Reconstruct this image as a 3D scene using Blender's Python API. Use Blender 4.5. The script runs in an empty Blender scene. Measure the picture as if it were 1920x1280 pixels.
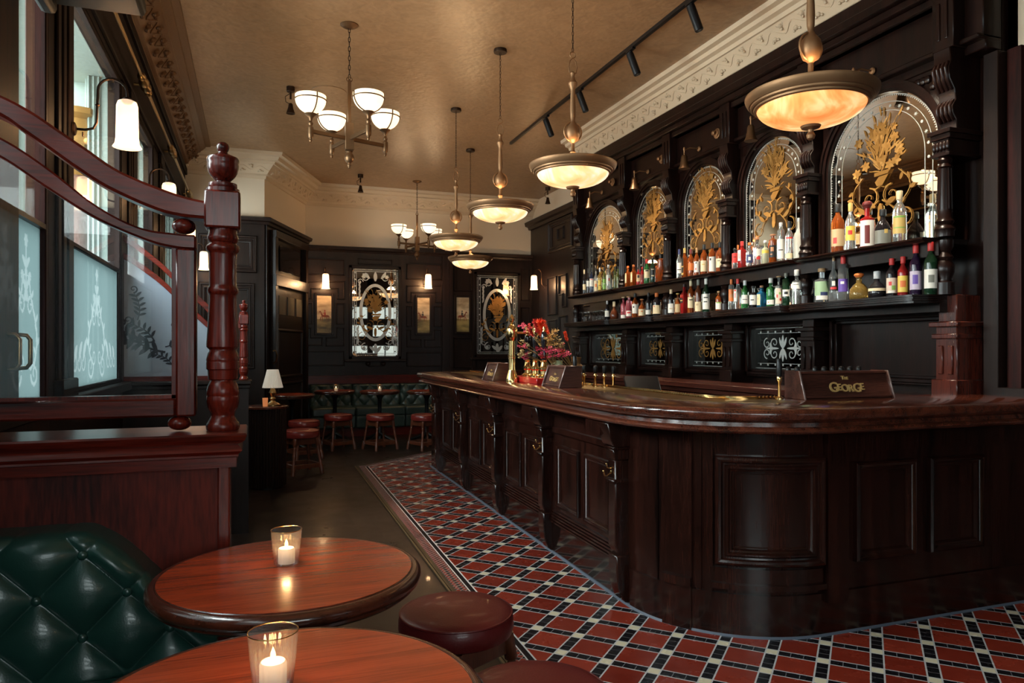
import bpy, bmesh, math, random
from mathutils import Vector, Matrix
random.seed(7)
C = bpy.context.scene.collection
scene = bpy.context.scene
sin, cos, tan, pi, atan2, sqrt, rad = math.sin, math.cos, math.tan, math.pi, math.atan2, math.sqrt, math.radians

# ---------------------------------------------------------------- camera, sky, daylight, exposure
TH, FP, HY, HC = rad(19.76), 1350.0, 654.0, 1.34
cd = bpy.data.cameras.new('camera'); cam = bpy.data.objects.new('camera', cd); C.objects.link(cam)
cam.location = (0, 0, HC); cam.rotation_euler = (pi/2, 0, -TH)
cd.sensor_width = 36; cd.lens = FP/1920*36; cd.shift_y = (HY-640)/1920; cd.clip_start = .05
scene.camera = cam
vs = scene.view_settings
scene.display_settings.display_device = 'sRGB'
vs.view_transform = 'Standard'; vs.look = 'None'; vs.gamma = 1; vs.use_curve_mapping = False
vs.exposure = 0.43
W = bpy.data.worlds.new('sky'); scene.world = W; W.use_nodes = True
bg = W.node_tree.nodes['Background']
bg.inputs[0].default_value = (.90, .96, 1, 1); bg.inputs[1].default_value = 3.0

def area(name, loc, target, sx, sy, power, color=(1, 1, 1)):
    l = bpy.data.lights.new(name, 'AREA'); l.shape = 'RECTANGLE'; l.size = sx; l.size_y = sy; l.energy = power; l.color = color
    o = bpy.data.objects.new(name, l); C.objects.link(o); o.location = loc
    o.rotation_euler = (Vector(target)-Vector(loc)).to_track_quat('-Z', 'Y').to_euler(); return o
def point(name, loc, power, color=(1, .72, .42), r=.03):
    l = bpy.data.lights.new(name, 'POINT'); l.energy = power; l.color = color; l.shadow_soft_size = r
    o = bpy.data.objects.new(name, l); C.objects.link(o); o.location = loc; return o
def spot(name, loc, target, power, angle, color=(1, .85, .66), r=.03, blend=.6):
    l = bpy.data.lights.new(name, 'SPOT'); l.energy = power; l.color = color; l.shadow_soft_size = r; l.spot_size = rad(angle); l.spot_blend = blend
    o = bpy.data.objects.new(name, l); C.objects.link(o); o.location = loc
    o.rotation_euler = (Vector(target)-Vector(loc)).to_track_quat('-Z', 'Y').to_euler(); return o
SKY = (.90, .96, 1)
area('daylight_street_windows', (-2.9, 3.7, 3.5), (.6, 3.9, 1.0), 4.4, 13, 3300, SKY)       # sky over the street, left windows
area('daylight_front_windows', (.3, -4.4, 2.7), (.2, 2, .9), 3.6, 3.0, 160, SKY)          # sky beyond the windows behind the camera

# ---------------------------------------------------------------- points of the place, read off the photograph once
def ray(px, py):
    dx, dz = (px-960)/FP, (HY-py)/FP
    return Vector((dx*cos(TH)+sin(TH), -dx*sin(TH)+cos(TH), dz))
def at_y(px, py, y): d = ray(px, py); return d*(y/d.y)+Vector((0, 0, HC))
def at_x(px, py, x): d = ray(px, py); return d*(x/d.x)+Vector((0, 0, HC))
def at_z(px, py, z): d = ray(px, py); return d*((z-HC)/d.z)+Vector((0, 0, HC))
def depth(p): return p[0]*sin(TH)+p[1]*cos(TH)

# ---------------------------------------------------------------- mesh helpers
class MB:
    def __init__(s): s.v = []; s.f = []
    def add(s, vs, fs):
        n = len(s.v); s.v += [tuple(v) for v in vs]; s.f += [tuple(i+n for i in f) for f in fs]; return s
    def box(s, x0, x1, y0, y1, z0, z1):
        return s.add([(x, y, z) for z in (z0, z1) for y in (y0, y1) for x in (x0, x1)],
                     [(0, 2, 3, 1), (4, 5, 7, 6), (0, 1, 5, 4), (2, 6, 7, 3), (0, 4, 6, 2), (1, 3, 7, 5)])
    def obox(s, c, u, v, w):       # centre and three half-axis vectors
        c, u, v, w = map(Vector, (c, u, v, w))
        return s.add([c+a*u+b*v+d*w for d in (-1, 1) for b in (-1, 1) for a in (-1, 1)],
                     [(0, 2, 3, 1), (4, 5, 7, 6), (0, 1, 5, 4), (2, 6, 7, 3), (0, 4, 6, 2), (1, 3, 7, 5)])
    def beam(s, a, b, w, h, up=(0, 0, 1)):
        a, b = Vector(a), Vector(b); d = b-a; x = d.cross(Vector(up)); x = x.normalized() if x.length > 1e-6 else Vector((1, 0, 0)); z = x.cross(d).normalized()
        return s.obox((a+b)/2, d/2, x*w/2, z*h/2)
    def lathe(s, prof, c=(0, 0, 0), n=24, sq=0, axis=None, a0=0, a1=2*pi, sx=1, sy=1):
        c = Vector(c); full = abs(a1-a0-2*pi) < 1e-6; m = n if full else n+1; P = []
        M = Vector((0, 0, 1)).rotation_difference(Vector(axis)).to_matrix() if axis else None
        for r, z in prof:
            for k in range(m):
                a = a0+(a1-a0)*k/n; q = 1
                if sq: q = 1/max(abs(cos(a)), abs(sin(a))); q = 1+(q-1)*sq
                p = Vector((r*q*cos(a)*sx, r*q*sin(a)*sy, z)); P.append(c+(M@p if M else p))
        F = []
        for i in range(len(prof)-1):
            for k in range(n):
                k2 = (k+1) % m
                F.append((i*m+k, i*m+k2, (i+1)*m+k2, (i+1)*m+k))
        if full:
            if prof[0][0] > 1e-5: F.append(tuple(reversed(range(m))))
            if prof[-1][0] > 1e-5: F.append(tuple((len(prof)-1)*m+k for k in range(m)))
        return s.add(P, F)
    def tube(s, pts, r, n=8, closed=False):
        pts = [Vector(p) for p in pts]; m = len(pts); R = r if isinstance(r, (list, tuple)) else [r]*m
        P = []; ref = None
        for i in range(m):
            a = pts[i-1] if (i > 0 or closed) else pts[i]; b = pts[(i+1) % m] if (i < m-1 or closed) else pts[i]
            t = (b-a).normalized()
            if ref is None: ref = t.orthogonal().normalized()
            ref = (ref-t*ref.dot(t)); ref = ref.normalized() if ref.length > 1e-6 else t.orthogonal().normalized()
            y = t.cross(ref)
            for k in range(n):
                an = 2*pi*k/n; P.append(pts[i]+(ref*cos(an)+y*sin(an))*R[i])
        F = [(i*n+k, i*n+(k+1) % n, ((i+1) % m)*n+(k+1) % n, ((i+1) % m)*n+k) for i in range(m if closed else m-1) for k in range(n)]
        if not closed: F += [tuple(reversed(range(n))), tuple((m-1)*n+k for k in range(n))]
        return s.add(P, F)
    def prism(s, poly, plane, a, b):
        def P(u, v, w): return {'xy': (u, v, w), 'xz': (u, w, v), 'yz': (w, u, v)}[plane]
        n = len(poly)
        return s.add([P(u, v, a) for u, v in poly]+[P(u, v, b) for u, v in poly],
                     [tuple(reversed(range(n))), tuple(range(n, 2*n))]+[(i, (i+1) % n, n+(i+1) % n, n+i) for i in range(n)])
    def ball(s, c, r, n=12, m=8):
        rx, ry, rz = r if isinstance(r, (list, tuple)) else (r, r, r)
        return s.lathe([(max(1e-6, sin(pi*i/m)), -cos(pi*i/m)*rz) for i in range(m+1)], c, n, sx=rx, sy=ry)
    def sweep(s, path, prof, closed=False, caps=True):
        # path: list of (x, y, nx, ny); prof: list of (offset along n, z)
        m = len(prof); P = [(x+nx*d, y+ny*d, z) for x, y, nx, ny in path for d, z in prof]; k = len(path)
        F = [(i*m+j, i*m+j+1, ((i+1) % k)*m+j+1, ((i+1) % k)*m+j) for i in range(k if closed else k-1) for j in range(m-1)]
        if caps and not closed: F += [tuple(range(m)), tuple(reversed([(k-1)*m+j for j in range(m)]))]
        return s.add(P, F)
    def moved(s, M):
        s.v = [tuple(M@Vector(v)) for v in s.v]; return s
def origin_of(o):
    p = Vector((0, 0, 0))
    while o is not None: p += Vector(o.location); o = o.parent
    return p
MESH_NORMALS = True
def obj(name, mb, m, parent=None, bev=0, ang=38, seg=1):
    off = origin_of(parent); me = bpy.data.meshes.new(name)
    me.from_pydata([tuple(Vector(v)-off) for v in mb.v], [], mb.f)
    b = bmesh.new(); b.from_mesh(me); bmesh.ops.recalc_face_normals(b, faces=b.faces); b.to_mesh(me); b.free()
    me.shade_smooth(); me.set_sharp_from_angle(angle=rad(ang))
    me.materials.append(m)
    o = bpy.data.objects.new(name, me); C.objects.link(o)
    if parent is not None: o.parent = parent
    if bev:
        md = o.modifiers.new('bevel', 'BEVEL'); md.width = bev; md.segments = seg; md.limit_method = 'ANGLE'; md.angle_limit = rad(40)
    return o
def tag(o, label=None, cat=None, group=None, kind=None):
    if label: o['label'] = label
    if cat: o['category'] = cat
    if group: o['group'] = group
    if kind: o['kind'] = kind
    return o
def thing(name, label, cat, loc=(0, 0, 0), group=None):
    o = bpy.data.objects.new(name, None); C.objects.link(o); o.location = loc; o.empty_display_size = .05
    return tag(o, label, cat, group)
def struct(name, mb, m, parent=None, bev=0):
    o = obj(name, mb, m, parent, bev)
    if parent is None: o['kind'] = 'structure'
    return o
def copy_tree(o, parent=None, loc=None, rz=None, label=None):
    c = o.copy(); C.objects.link(c)
    if parent is not None: c.parent = parent
    if loc is not None: c.location = loc
    if rz is not None: c.rotation_euler = (0, 0, rz)
    if label: c['label'] = label
    for ch in list(o.children): copy_tree(ch, c)
    return c

# ---------------------------------------------------------------- materials
def new_mat(name):
    m = bpy.data.materials.new(name); m.use_nodes = True; return m, m.node_tree, m.node_tree.nodes['Principled BSDF']
def mat(name, col, rough=.5, metal=0, coat=0, trans=0, emit=None, es=0, spec=None, sss=0, alpha=None, bump=0, bscale=80, ior=None):
    m, t, p = new_mat(name)
    p.inputs['Base Color'].default_value = (*col, 1); p.inputs['Roughness'].default_value = rough; p.inputs['Metallic'].default_value = metal
    p.inputs['Coat Weight'].default_value = coat; p.inputs['Coat Roughness'].default_value = .08; p.inputs['Transmission Weight'].default_value = trans
    if emit: p.inputs['Emission Color'].default_value = (*emit, 1); p.inputs['Emission Strength'].default_value = es
    if spec is not None: p.inputs['Specular IOR Level'].default_value = spec
    if ior: p.inputs['IOR'].default_value = ior
    if bump:
        n = t.nodes.new('ShaderNodeTexNoise'); n.inputs['Scale'].default_value = bscale; n.inputs['Detail'].default_value = 3
        tc = t.nodes.new('ShaderNodeTexCoord'); t.links.new(tc.outputs['Object'], n.inputs['Vector'])
        b = t.nodes.new('ShaderNodeBump'); b.inputs['Strength'].default_value = bump; b.inputs['Distance'].default_value = .004
        t.links.new(n.outputs['Fac'], b.inputs['Height']); t.links.new(b.outputs['Normal'], p.inputs['Normal'])
    return m
def ramp(t, fac, stops):
    r = t.nodes.new('ShaderNodeValToRGB'); e = r.color_ramp.elements
    while len(e) < len(stops): e.new(.5)
    for i, (p, c) in enumerate(stops): e[i].position = p; e[i].color = (*c, 1)
    t.links.new(fac, r.inputs[0]); return r.outputs[0]
def wood(name, c1, c2, axis='z', rough=.3, coat=.3, scale=14, stretch=.06, bump=.12, spec=.5):
    m, t, p = new_mat(name); N, L = t.nodes, t.links
    tc = N.new('ShaderNodeTexCoord'); mp = N.new('ShaderNodeMapping'); L.new(tc.outputs['Object'], mp.inputs[0])
    mp.inputs['Scale'].default_value = tuple(stretch if a == axis else 1 for a in 'xyz')
    n = N.new('ShaderNodeTexNoise'); n.inputs['Scale'].default_value = scale; n.inputs['Detail'].default_value = 5; n.inputs['Distortion'].default_value = .8
    L.new(mp.outputs[0], n.inputs['Vector'])
    f = N.new('ShaderNodeTexNoise'); f.inputs['Scale'].default_value = scale*14; f.inputs['Detail'].default_value = 3; L.new(mp.outputs[0], f.inputs['Vector'])
    mx = N.new('ShaderNodeMath'); mx.operation = 'MULTIPLY_ADD'; mx.inputs[1].default_value = .45; L.new(f.outputs['Fac'], mx.inputs[0])
    m2 = N.new('ShaderNodeMath'); m2.operation = 'MULTIPLY'; m2.inputs[1].default_value = .62; L.new(n.outputs['Fac'], m2.inputs[0]); L.new(m2.outputs[0], mx.inputs[2])
    L.new(ramp(t, mx.outputs[0], [(.38, c1), (.66, c2)]), p.inputs['Base Color'])
    p.inputs['Roughness'].default_value = rough; p.inputs['Coat Weight'].default_value = coat; p.inputs['Coat Roughness'].default_value = .12
    p.inputs['Specular IOR Level'].default_value = spec
    b = N.new('ShaderNodeBump'); b.inputs['Strength'].default_value = bump; b.inputs['Distance'].default_value = .003
    L.new(f.outputs['Fac'], b.inputs['Height']); L.new(b.outputs['Normal'], p.inputs['Normal'])
    return m
def glass(name, tint=(1, 1, 1), rough=.02, refl=.9, f0=.035):
    # thin pane: straight through except for the reflection at its face
    m, t, p = new_mat(name); N, L = t.nodes, t.links; N.remove(p)
    a = N.new('ShaderNodeBsdfTransparent'); a.inputs[0].default_value = (*tint, 1)
    g = N.new('ShaderNodeBsdfGlossy'); g.inputs['Roughness'].default_value = rough; g.inputs['Color'].default_value = (refl, refl, refl, 1)
    lw = N.new('ShaderNodeLayerWeight'); lw.inputs[0].default_value = .5
    pw = N.new('ShaderNodeMath'); pw.operation = 'POWER'; L.new(lw.outputs['Facing'], pw.inputs[0]); pw.inputs[1].default_value = 5
    fr = N.new('ShaderNodeMath'); fr.operation = 'MULTIPLY_ADD'; L.new(pw.outputs[0], fr.inputs[0]); fr.inputs[1].default_value = .8; fr.inputs[2].default_value = f0
    x = N.new('ShaderNodeMixShader'); L.new(fr.outputs[0], x.inputs[0]); L.new(a.outputs[0], x.inputs[1]); L.new(g.outputs[0], x.inputs[2])
    L.new(x.outputs[0], N['Material Output'].inputs[0]); return m
def ribbed(name):
    # moulded tumbler glass: clear with a milky scatter in its ribs
    m, t, p = new_mat(name); N, L = t.nodes, t.links; N.remove(p)
    a = N.new('ShaderNodeBsdfTransparent'); a.inputs[0].default_value = (.92, .93, .95, 1); tr = N.new('ShaderNodeBsdfTranslucent'); tr.inputs[0].default_value = (.9, .9, .92, 1)
    g = N.new('ShaderNodeBsdfGlossy'); g.inputs['Roughness'].default_value = .12
    lw = N.new('ShaderNodeLayerWeight'); lw.inputs[0].default_value = .35
    x = N.new('ShaderNodeMixShader'); x.inputs[0].default_value = .09; L.new(a.outputs[0], x.inputs[1]); L.new(tr.outputs[0], x.inputs[2])
    y = N.new('ShaderNodeMixShader'); L.new(lw.outputs['Facing'], y.inputs[0]); L.new(x.outputs[0], y.inputs[1]); L.new(g.outputs[0], y.inputs[2]); L.new(y.outputs[0], N['Material Output'].inputs[0]); return m
def frosted(name, col, clear=.12, dif=.5):
    m, t, p = new_mat(name); N, L = t.nodes, t.links; N.remove(p)
    tr = N.new('ShaderNodeBsdfTranslucent'); tr.inputs[0].default_value = (*col, 1)
    df = N.new('ShaderNodeBsdfDiffuse'); df.inputs[0].default_value = (*col, 1)
    x = N.new('ShaderNodeMixShader'); x.inputs[0].default_value = dif; L.new(tr.outputs[0], x.inputs[1]); L.new(df.outputs[0], x.inputs[2])
    c = N.new('ShaderNodeBsdfTransparent'); y = N.new('ShaderNodeMixShader'); y.inputs[0].default_value = clear
    L.new(x.outputs[0], y.inputs[1]); L.new(c.outputs[0], y.inputs[2]); L.new(y.outputs[0], N['Material Output'].inputs[0]); return m
def glow(name, c1, c2, strength, scale=5, dist=2.5, c3=None, thru=0):
    # lit glass: marbled shade that gives off light, glossy outside
    m, t, p = new_mat(name); N, L = t.nodes, t.links
    tc = N.new('ShaderNodeTexCoord'); n = N.new('ShaderNodeTexNoise'); n.inputs['Scale'].default_value = scale; n.inputs['Detail'].default_value = 3; n.inputs['Distortion'].default_value = dist
    L.new(tc.outputs['Object'], n.inputs['Vector'])
    st = [(.35, c1), (.65, c2)] if c3 is None else [(.3, c1), (.5, c2), (.72, c3)]
    c = ramp(t, n.outputs['Fac'], st); L.new(c, p.inputs['Emission Color']); L.new(c, p.inputs['Base Color'])
    p.inputs['Emission Strength'].default_value = strength; p.inputs['Roughness'].default_value = .25
    if thru:
        a = N.new('ShaderNodeBsdfTransparent'); x = N.new('ShaderNodeMixShader'); x.inputs[0].default_value = thru; L.new(p.outputs[0], x.inputs[1]); L.new(a.outputs[0], x.inputs[2]); L.new(x.outputs[0], N['Material Output'].inputs[0])
    return m

WD = wood('dark_bar_wood', (.0045, .0021, .0017), (.032, .0088, .0056), 'z', .22, .3, spec=.3)
WB = wood('black_brown_panelling', (.0065, .0032, .0024), (.018, .0085, .0060), 'z', .38, .04, spec=.28)
WBK = wood('back_bar_wood', (.0026, .0013, .0010), (.0145, .0045, .003), 'z', .3, .1, spec=.25)
WR = wood('red_mahogany_upright', (.018, .0024, .0016), (.15, .0135, .006), 'z', .27, .12, scale=10, spec=.3)
WRX = wood('red_mahogany_lengthwise', (.018, .0024, .0016), (.15, .0135, .006), 'x', .28, .12, scale=10, spec=.3)
WT = wood('table_oak', (.17, .020, .005), (.40, .048, .012), 'x', .26, .15, scale=12, stretch=.05, bump=.15)
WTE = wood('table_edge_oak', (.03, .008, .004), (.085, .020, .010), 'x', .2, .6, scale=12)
WS = wood('stool_beech', (.06, .016, .007), (.16, .045, .020), 'z', .3, .4)
WC = wood('counter_top_wood', (.026, .0068, .0042), (.135, .033, .017), 'y', .15, .5, stretch=.05)
BLACKM = mat('black_painted_iron', (.006, .006, .007), .35, .3)
BRONZE = mat('aged_bronze', (.29, .15, .070), .48, .7)
BRONZE2 = mat('brown_bronze', (.15, .078, .036), .42, .8)
WBM = wood('dark_window_joinery', (.005, .0022, .0017), (.014, .006, .0045), 'z', .6, 0, spec=.12)
DBRONZE = mat('dark_bronze', (.045, .024, .014), .42, .8)
BRASS = mat('polished_brass', (.80, .52, .22), .16, 1)
OBRASS = mat('dull_brass', (.38, .24, .10), .3, 1)
GOLDLEAF = mat('gold_leaf', (.37, .185, .045), .45, .6)
SILVER = mat('polished_steel', (.75, .75, .76), .14, 1)
ETCH = mat('etched_glass_lines', (.62, .63, .60), .3, .55)
MIRROR = mat('silvered_mirror', (.88, .84, .75), .015, 1)
PLAST = mat('cream_plaster', (.56, .44, .31), .6, bump=.25, bscale=60)
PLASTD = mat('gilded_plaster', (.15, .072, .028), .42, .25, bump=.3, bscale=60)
WALLC = mat('cream_wall_paint', (.62, .51, .38), .7, bump=.15, bscale=120)
GREENL = mat('green_leather', (.014, .050, .040), .3, coat=.25, bump=.12, bscale=220)
GREENL2 = mat('olive_green_leather', (.036, .060, .048), .3, coat=.25, bump=.1, bscale=220)
REDL = mat('oxblood_leather', (.115, .0095, .0095), .40, spec=.35, coat=.15, bump=.14, bscale=150)
REDL2 = mat('red_leather', (.19, .020, .014), .3, coat=.3, bump=.1, bscale=150)
# ---------------------------------------------------------------- the room: floor, tiles, ceiling, walls
ZC = 3.9; XL = -.85; YB = 11.75; XR = 4.6
def mitre(pts, side=1, closed=False):
    out = []; n = len(pts)
    for i in range(n):
        a = Vector(pts[i-1]) if i > 0 or closed else None; b = Vector(pts[i]); c = Vector(pts[(i+1) % n]) if i < n-1 or closed else None
        d1 = (b-a).normalized() if a is not None else (c-b).normalized(); d2 = (c-b).normalized() if c is not None else d1
        n1 = Vector((-d1.y, d1.x))*side; n2 = Vector((-d2.y, d2.x))*side; m = (n1+n2).normalized(); m = m/max(.3, m.dot(n1))
        out.append((b.x, b.y, m.x, m.y))
    return out
# floorboards
def floor_mat():
    m, t, p = new_mat('dark_floorboards'); N, L = t.nodes, t.links
    tc = N.new('ShaderNodeTexCoord'); mp = N.new('ShaderNodeMapping'); L.new(tc.outputs['Object'], mp.inputs[0]); mp.inputs['Rotation'].default_value = (0, 0, pi/2)
    b = N.new('ShaderNodeTexBrick'); L.new(mp.outputs[0], b.inputs[0]); b.inputs['Scale'].default_value = 1; b.inputs['Brick Width'].default_value = 1.6; b.inputs['Row Height'].default_value = .145
    b.inputs['Mortar Size'].default_value = .0016; b.inputs['Color1'].default_value = (.014, .0085, .0065, 1); b.inputs['Color2'].default_value = (.024, .014, .010, 1); b.inputs['Mortar'].default_value = (.003, .002, .002, 1)
    n = N.new('ShaderNodeTexNoise'); n.inputs['Scale'].default_value = 5; n.inputs['Detail'].default_value = 6; L.new(mp.outputs[0], n.inputs[0])
    mx = N.new('ShaderNodeMix'); mx.data_type = 'RGBA'; mx.blend_type = 'MULTIPLY'; mx.inputs[0].default_value = .7; L.new(b.outputs[0], mx.inputs[6]); L.new(ramp(t, n.outputs[0], [(.3, (.5, .5, .5)), (.7, (1.3, 1.2, 1.1))]), mx.inputs[7])
    L.new(mx.outputs[2], p.inputs[0]); L.new(ramp(t, n.outputs[0], [(.3, (.27,)*3), (.7, (.38,)*3)]), p.inputs['Roughness']); p.inputs['Coat Weight'].default_value = .03; p.inputs['Specular IOR Level'].default_value = .3
    bp = N.new('ShaderNodeBump'); bp.inputs['Strength'].default_value = .3; bp.inputs['Distance'].default_value = .004; L.new(b.outputs['Fac'], bp.inputs['Height']); bp.invert = True; L.new(bp.outputs[0], p.inputs['Normal'])
    return m
struct('floor', MB().box(-1.6, 7, -3.2, 12.2, -.08, 0), floor_mat())
# Victorian tiles: red squares, black strips of three, cream squares where strips cross
TS, TA, TO = .2082, rad(-45.95), (2.455, 2.895)
def M_(t, op, a, b=None, c=None):
    n = t.nodes.new('ShaderNodeMath'); n.operation = op
    for i, v in enumerate((a, b, c)):
        if v is None: continue
        if isinstance(v, (int, float)): n.inputs[i].default_value = v
        else: t.links.new(v, n.inputs[i])
    return n.outputs[0]
def mixc(t, f, a, b):
    n = t.nodes.new('ShaderNodeMix'); n.data_type = 'RGBA'
    t.links.new(f, n.inputs[0])
    for i, v in ((6, a), (7, b)):
        if isinstance(v, tuple): n.inputs[i].default_value = (*v, 1)
        else: t.links.new(v, n.inputs[i])
    return n.outputs[2]
def tile_uv(t, scale, ang, org):
    tc = t.nodes.new('ShaderNodeTexCoord'); s = t.nodes.new('ShaderNodeSeparateXYZ'); t.links.new(tc.outputs['Object'], s.inputs[0])
    x, y = M_(t, 'SUBTRACT', s.outputs[0], org[0]), M_(t, 'SUBTRACT', s.outputs[1], org[1])
    u = M_(t, 'ADD', M_(t, 'MULTIPLY', x, cos(ang)/scale), M_(t, 'MULTIPLY', y, sin(ang)/scale))
    v = M_(t, 'ADD', M_(t, 'MULTIPLY', x, -sin(ang)/scale), M_(t, 'MULTIPLY', y, cos(ang)/scale))
    return u, v
def tile_mat():
    m, t, p = new_mat('encaustic_floor_tiles'); N, L = t.nodes, t.links
    u, v = tile_uv(t, TS, TA, TO)
    h = .1225
    def cell(a):
        r = M_(t, 'ROUND', a); f = M_(t, 'SUBTRACT', a, r); return r, f, M_(t, 'ABSOLUTE', f)
    ru, fu, au = cell(u); rv, fv, av = cell(v)
    su, sv = M_(t, 'LESS_THAN', au, h), M_(t, 'LESS_THAN', av, h)
    def near(a, c, w): return M_(t, 'LESS_THAN', M_(t, 'ABSOLUTE', M_(t, 'SUBTRACT', a, c)), w)
    g = M_(t, 'MAXIMUM', near(au, h, .016), near(av, h, .016))
    # fine joints between the three small black tiles of each strip
    fj = lambda a, st: M_(t, 'MULTIPLY', near(M_(t, 'ABSOLUTE', M_(t, 'SUBTRACT', M_(t, 'FRACT', a), .5)), .126, .007), st)
    ju, jv = fj(u, sv), fj(v, su)
    wn = N.new('ShaderNodeTexWhiteNoise'); wn.noise_dimensions = '2D'; cb = N.new('ShaderNodeCombineXYZ')
    L.new(M_(t, 'FLOOR', u), cb.inputs[0]); L.new(M_(t, 'FLOOR', v), cb.inputs[1]); L.new(cb.outputs[0], wn.inputs['Vector'])
    nz = N.new('ShaderNodeTexNoise'); nz.inputs['Scale'].default_value = 9; nz.inputs['Detail'].default_value = 5; tcn = N.new('ShaderNodeTexCoord'); L.new(tcn.outputs['Object'], nz.inputs[0])
    k = M_(t, 'ADD', M_(t, 'MULTIPLY', wn.outputs['Value'], .5), M_(t, 'MULTIPLY', nz.outputs['Fac'], .5))
    red = ramp(t, k, [(.2, (.18, .019, .010)), (.8, (.32, .040, .020))])
    black = (.010, .009, .011); cream = (.76, .66, .46); grout = (.58, .55, .54)
    both = M_(t, 'MULTIPLY', su, sv); any_ = M_(t, 'MAXIMUM', su, sv)
    c = mixc(t, any_, red, black); c = mixc(t, M_(t, 'MULTIPLY', M_(t, 'MAXIMUM', ju, jv), M_(t, 'SUBTRACT', 1.0, both)), c, (.20, .19, .20)); c = mixc(t, both, c, cream); c = mixc(t, g, c, grout)
    L.new(c, p.inputs[0]); L.new(ramp(t, nz.outputs['Fac'], [(.3, (.16,)*3), (.75, (.34,)*3)]), p.inputs['Roughness'])
    bp = N.new('ShaderNodeBump'); bp.inputs['Strength'].default_value = .25; bp.inputs['Distance'].default_value = .003; bp.invert = True; L.new(g, bp.inputs['Height']); L.new(bp.outputs[0], p.inputs['Normal'])
    return m
TSL = tan(rad(.95))
def tx(y, off=0): return 1.173+(y-4.588)*TSL+off      # left edge of the tiled field
far_a, far_b = Vector((tx(8.25), 8.25)), Vector((2.45, 9.25))
fd = (far_b-far_a).normalized(); fn = Vector((fd.y, -fd.x))
struct('floor_tiles', MB().prism([(tx(-3), -3), (6.6, -3), (6.6, 9.25), tuple(far_b), tuple(far_a)], 'xy', -.02, .003), tile_mat())
def border_strip(name, a, b, m, z=.004):
    # a strip between offsets a..b outside the field, following both of its free edges
    path = mitre([(tx(-3), -3), tuple(far_a), tuple(far_b)], 1)
    return struct(name, MB().sweep(path, [(a, -.02), (a, z), (b, z), (b, -.02)]), m)
GROUT = mat('white_tile_joint', (.55, .52, .51), .5); BLACKT = mat('black_tile', (.010, .009, .011), .22)
def diamond_mat():
    m, t, p = new_mat('red_black_diamond_border_tiles')
    u, v = tile_uv(t, .026, TA, (1.173, 4.588))
    fu, fv = M_(t, 'FRACT', u), M_(t, 'FRACT', v)
    ck = M_(t, 'MODULO', M_(t, 'ABSOLUTE', M_(t, 'ADD', M_(t, 'FLOOR', u), M_(t, 'FLOOR', v))), 2.0)
    c = mixc(t, ck, (.20, .030, .018), (.010, .009, .011))
    g = M_(t, 'MAXIMUM', M_(t, 'LESS_THAN', fu, .07), M_(t, 'LESS_THAN', fv, .07)); c = mixc(t, g, c, (.45, .42, .41))
    t.links.new(c, p.inputs[0]); p.inputs['Roughness'].default_value = .25; return m
border_strip('trim_floor_joint', -.002, .006, GROUT); border_strip('trim_floor_black', .006, .032, BLACKT); border_strip('trim_floor_joint', .032, .038, GROUT)
border_strip('trim_floor_diamonds', .038, .104, diamond_mat()); border_strip('trim_floor_joint', .104, .110, GROUT)
border_strip('trim_floor_nosing', .110, .135, wood('floor_nosing', (.02, .012, .007), (.07, .045, .022), 'y', .3), .012)
border_strip('trim_floor_nosing', .139, .150, mat('worn_brass_strip', (.16, .11, .06), .35, .6), .010)

def ceiling_mat():
    m, t, p = new_mat('embossed_ceiling_paper'); N, L = t.nodes, t.links
    tc = N.new('ShaderNodeTexCoord'); n = N.new('ShaderNodeTexNoise'); n.inputs['Scale'].default_value = 11; n.inputs['Detail'].default_value = 5; n.inputs['Distortion'].default_value = 1.2; L.new(tc.outputs['Object'], n.inputs[0])
    w = N.new('ShaderNodeTexVoronoi'); w.inputs['Scale'].default_value = 26; w.feature = 'SMOOTH_F1'; L.new(tc.outputs['Object'], w.inputs[0])
    L.new(ramp(t, n.outputs[0], [(.3, (.240, .134, .066)), (.7, (.335, .197, .102))]), p.inputs[0]); p.inputs['Roughness'].default_value = .34; p.inputs['Specular IOR Level'].default_value = .6
    s = M_(t, 'ADD', M_(t, 'MULTIPLY', w.outputs['Distance'], .8), n.outputs[0])
    b = N.new('ShaderNodeBump'); b.inputs['Strength'].default_value = .22; b.inputs['Distance'].default_value = .012; L.new(s, b.inputs['Height']); L.new(b.outputs[0], p.inputs['Normal']); return m
CEILM = ceiling_mat(); struct('ceiling', MB().box(-1.0, 6.7, -3.2, 12.2, ZC, ZC+.1), CEILM)
rp_ = at_z(617, 172, ZC); struct('ceiling_plate', MB().lathe([(.17, ZC-.006), (.172, ZC-.004), (.172, ZC+.02)], (rp_.x, rp_.y, 0), 48), CEILM)

# ---- left wall: wood piers with windows; dado and head
PIERS = [(-3.0, -2.4), (-.9, -.5), (.95, 1.25), (2.2, 2.4), (2.9, 3.24), (3.68, 4.15), (5.55, 6.27), (7.24, 8.17), (9.85, 10.15)]
wl = MB().box(-.93, XL, -3, 10.15, 0, 1.12).box(-.93, XL, -3, 10.15, 3.18, ZC)
for a, b in PIERS: wl.box(-.93, XL, a, b, 1.1, 3.2)
struct('wall_left', wl, WBM)
tr = MB()
for a, b in PIERS[5:]:                   # fluted pilaster facings on the piers
    c = (a+b)/2
    for d in (-.10, 0, .10): tr.box(XL, XL+.015, c+d-.03, c+d+.03, 1.2, 3.1)
    tr.box(XL, XL+.03, c-.15, c+.15, 3.1, 3.2).box(XL, XL+.04, c-.15, c+.15, 1.1, 1.2)
tr.box(XL, XL+.06, -3, 10.15, 1.06, 1.115).box(XL, XL+.025, -3, 10.15, 3.22, 3.6).box(XL, XL+.05, -3, 10.15, 3.58, 3.66).box(XL, XL+.03, -3, 10.15, 0, .2)
struct('trim_left_joinery', tr, WBM, bev=.006)
CLEAR = glass('clear_window_glass', (.93, .97, .95))
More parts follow.
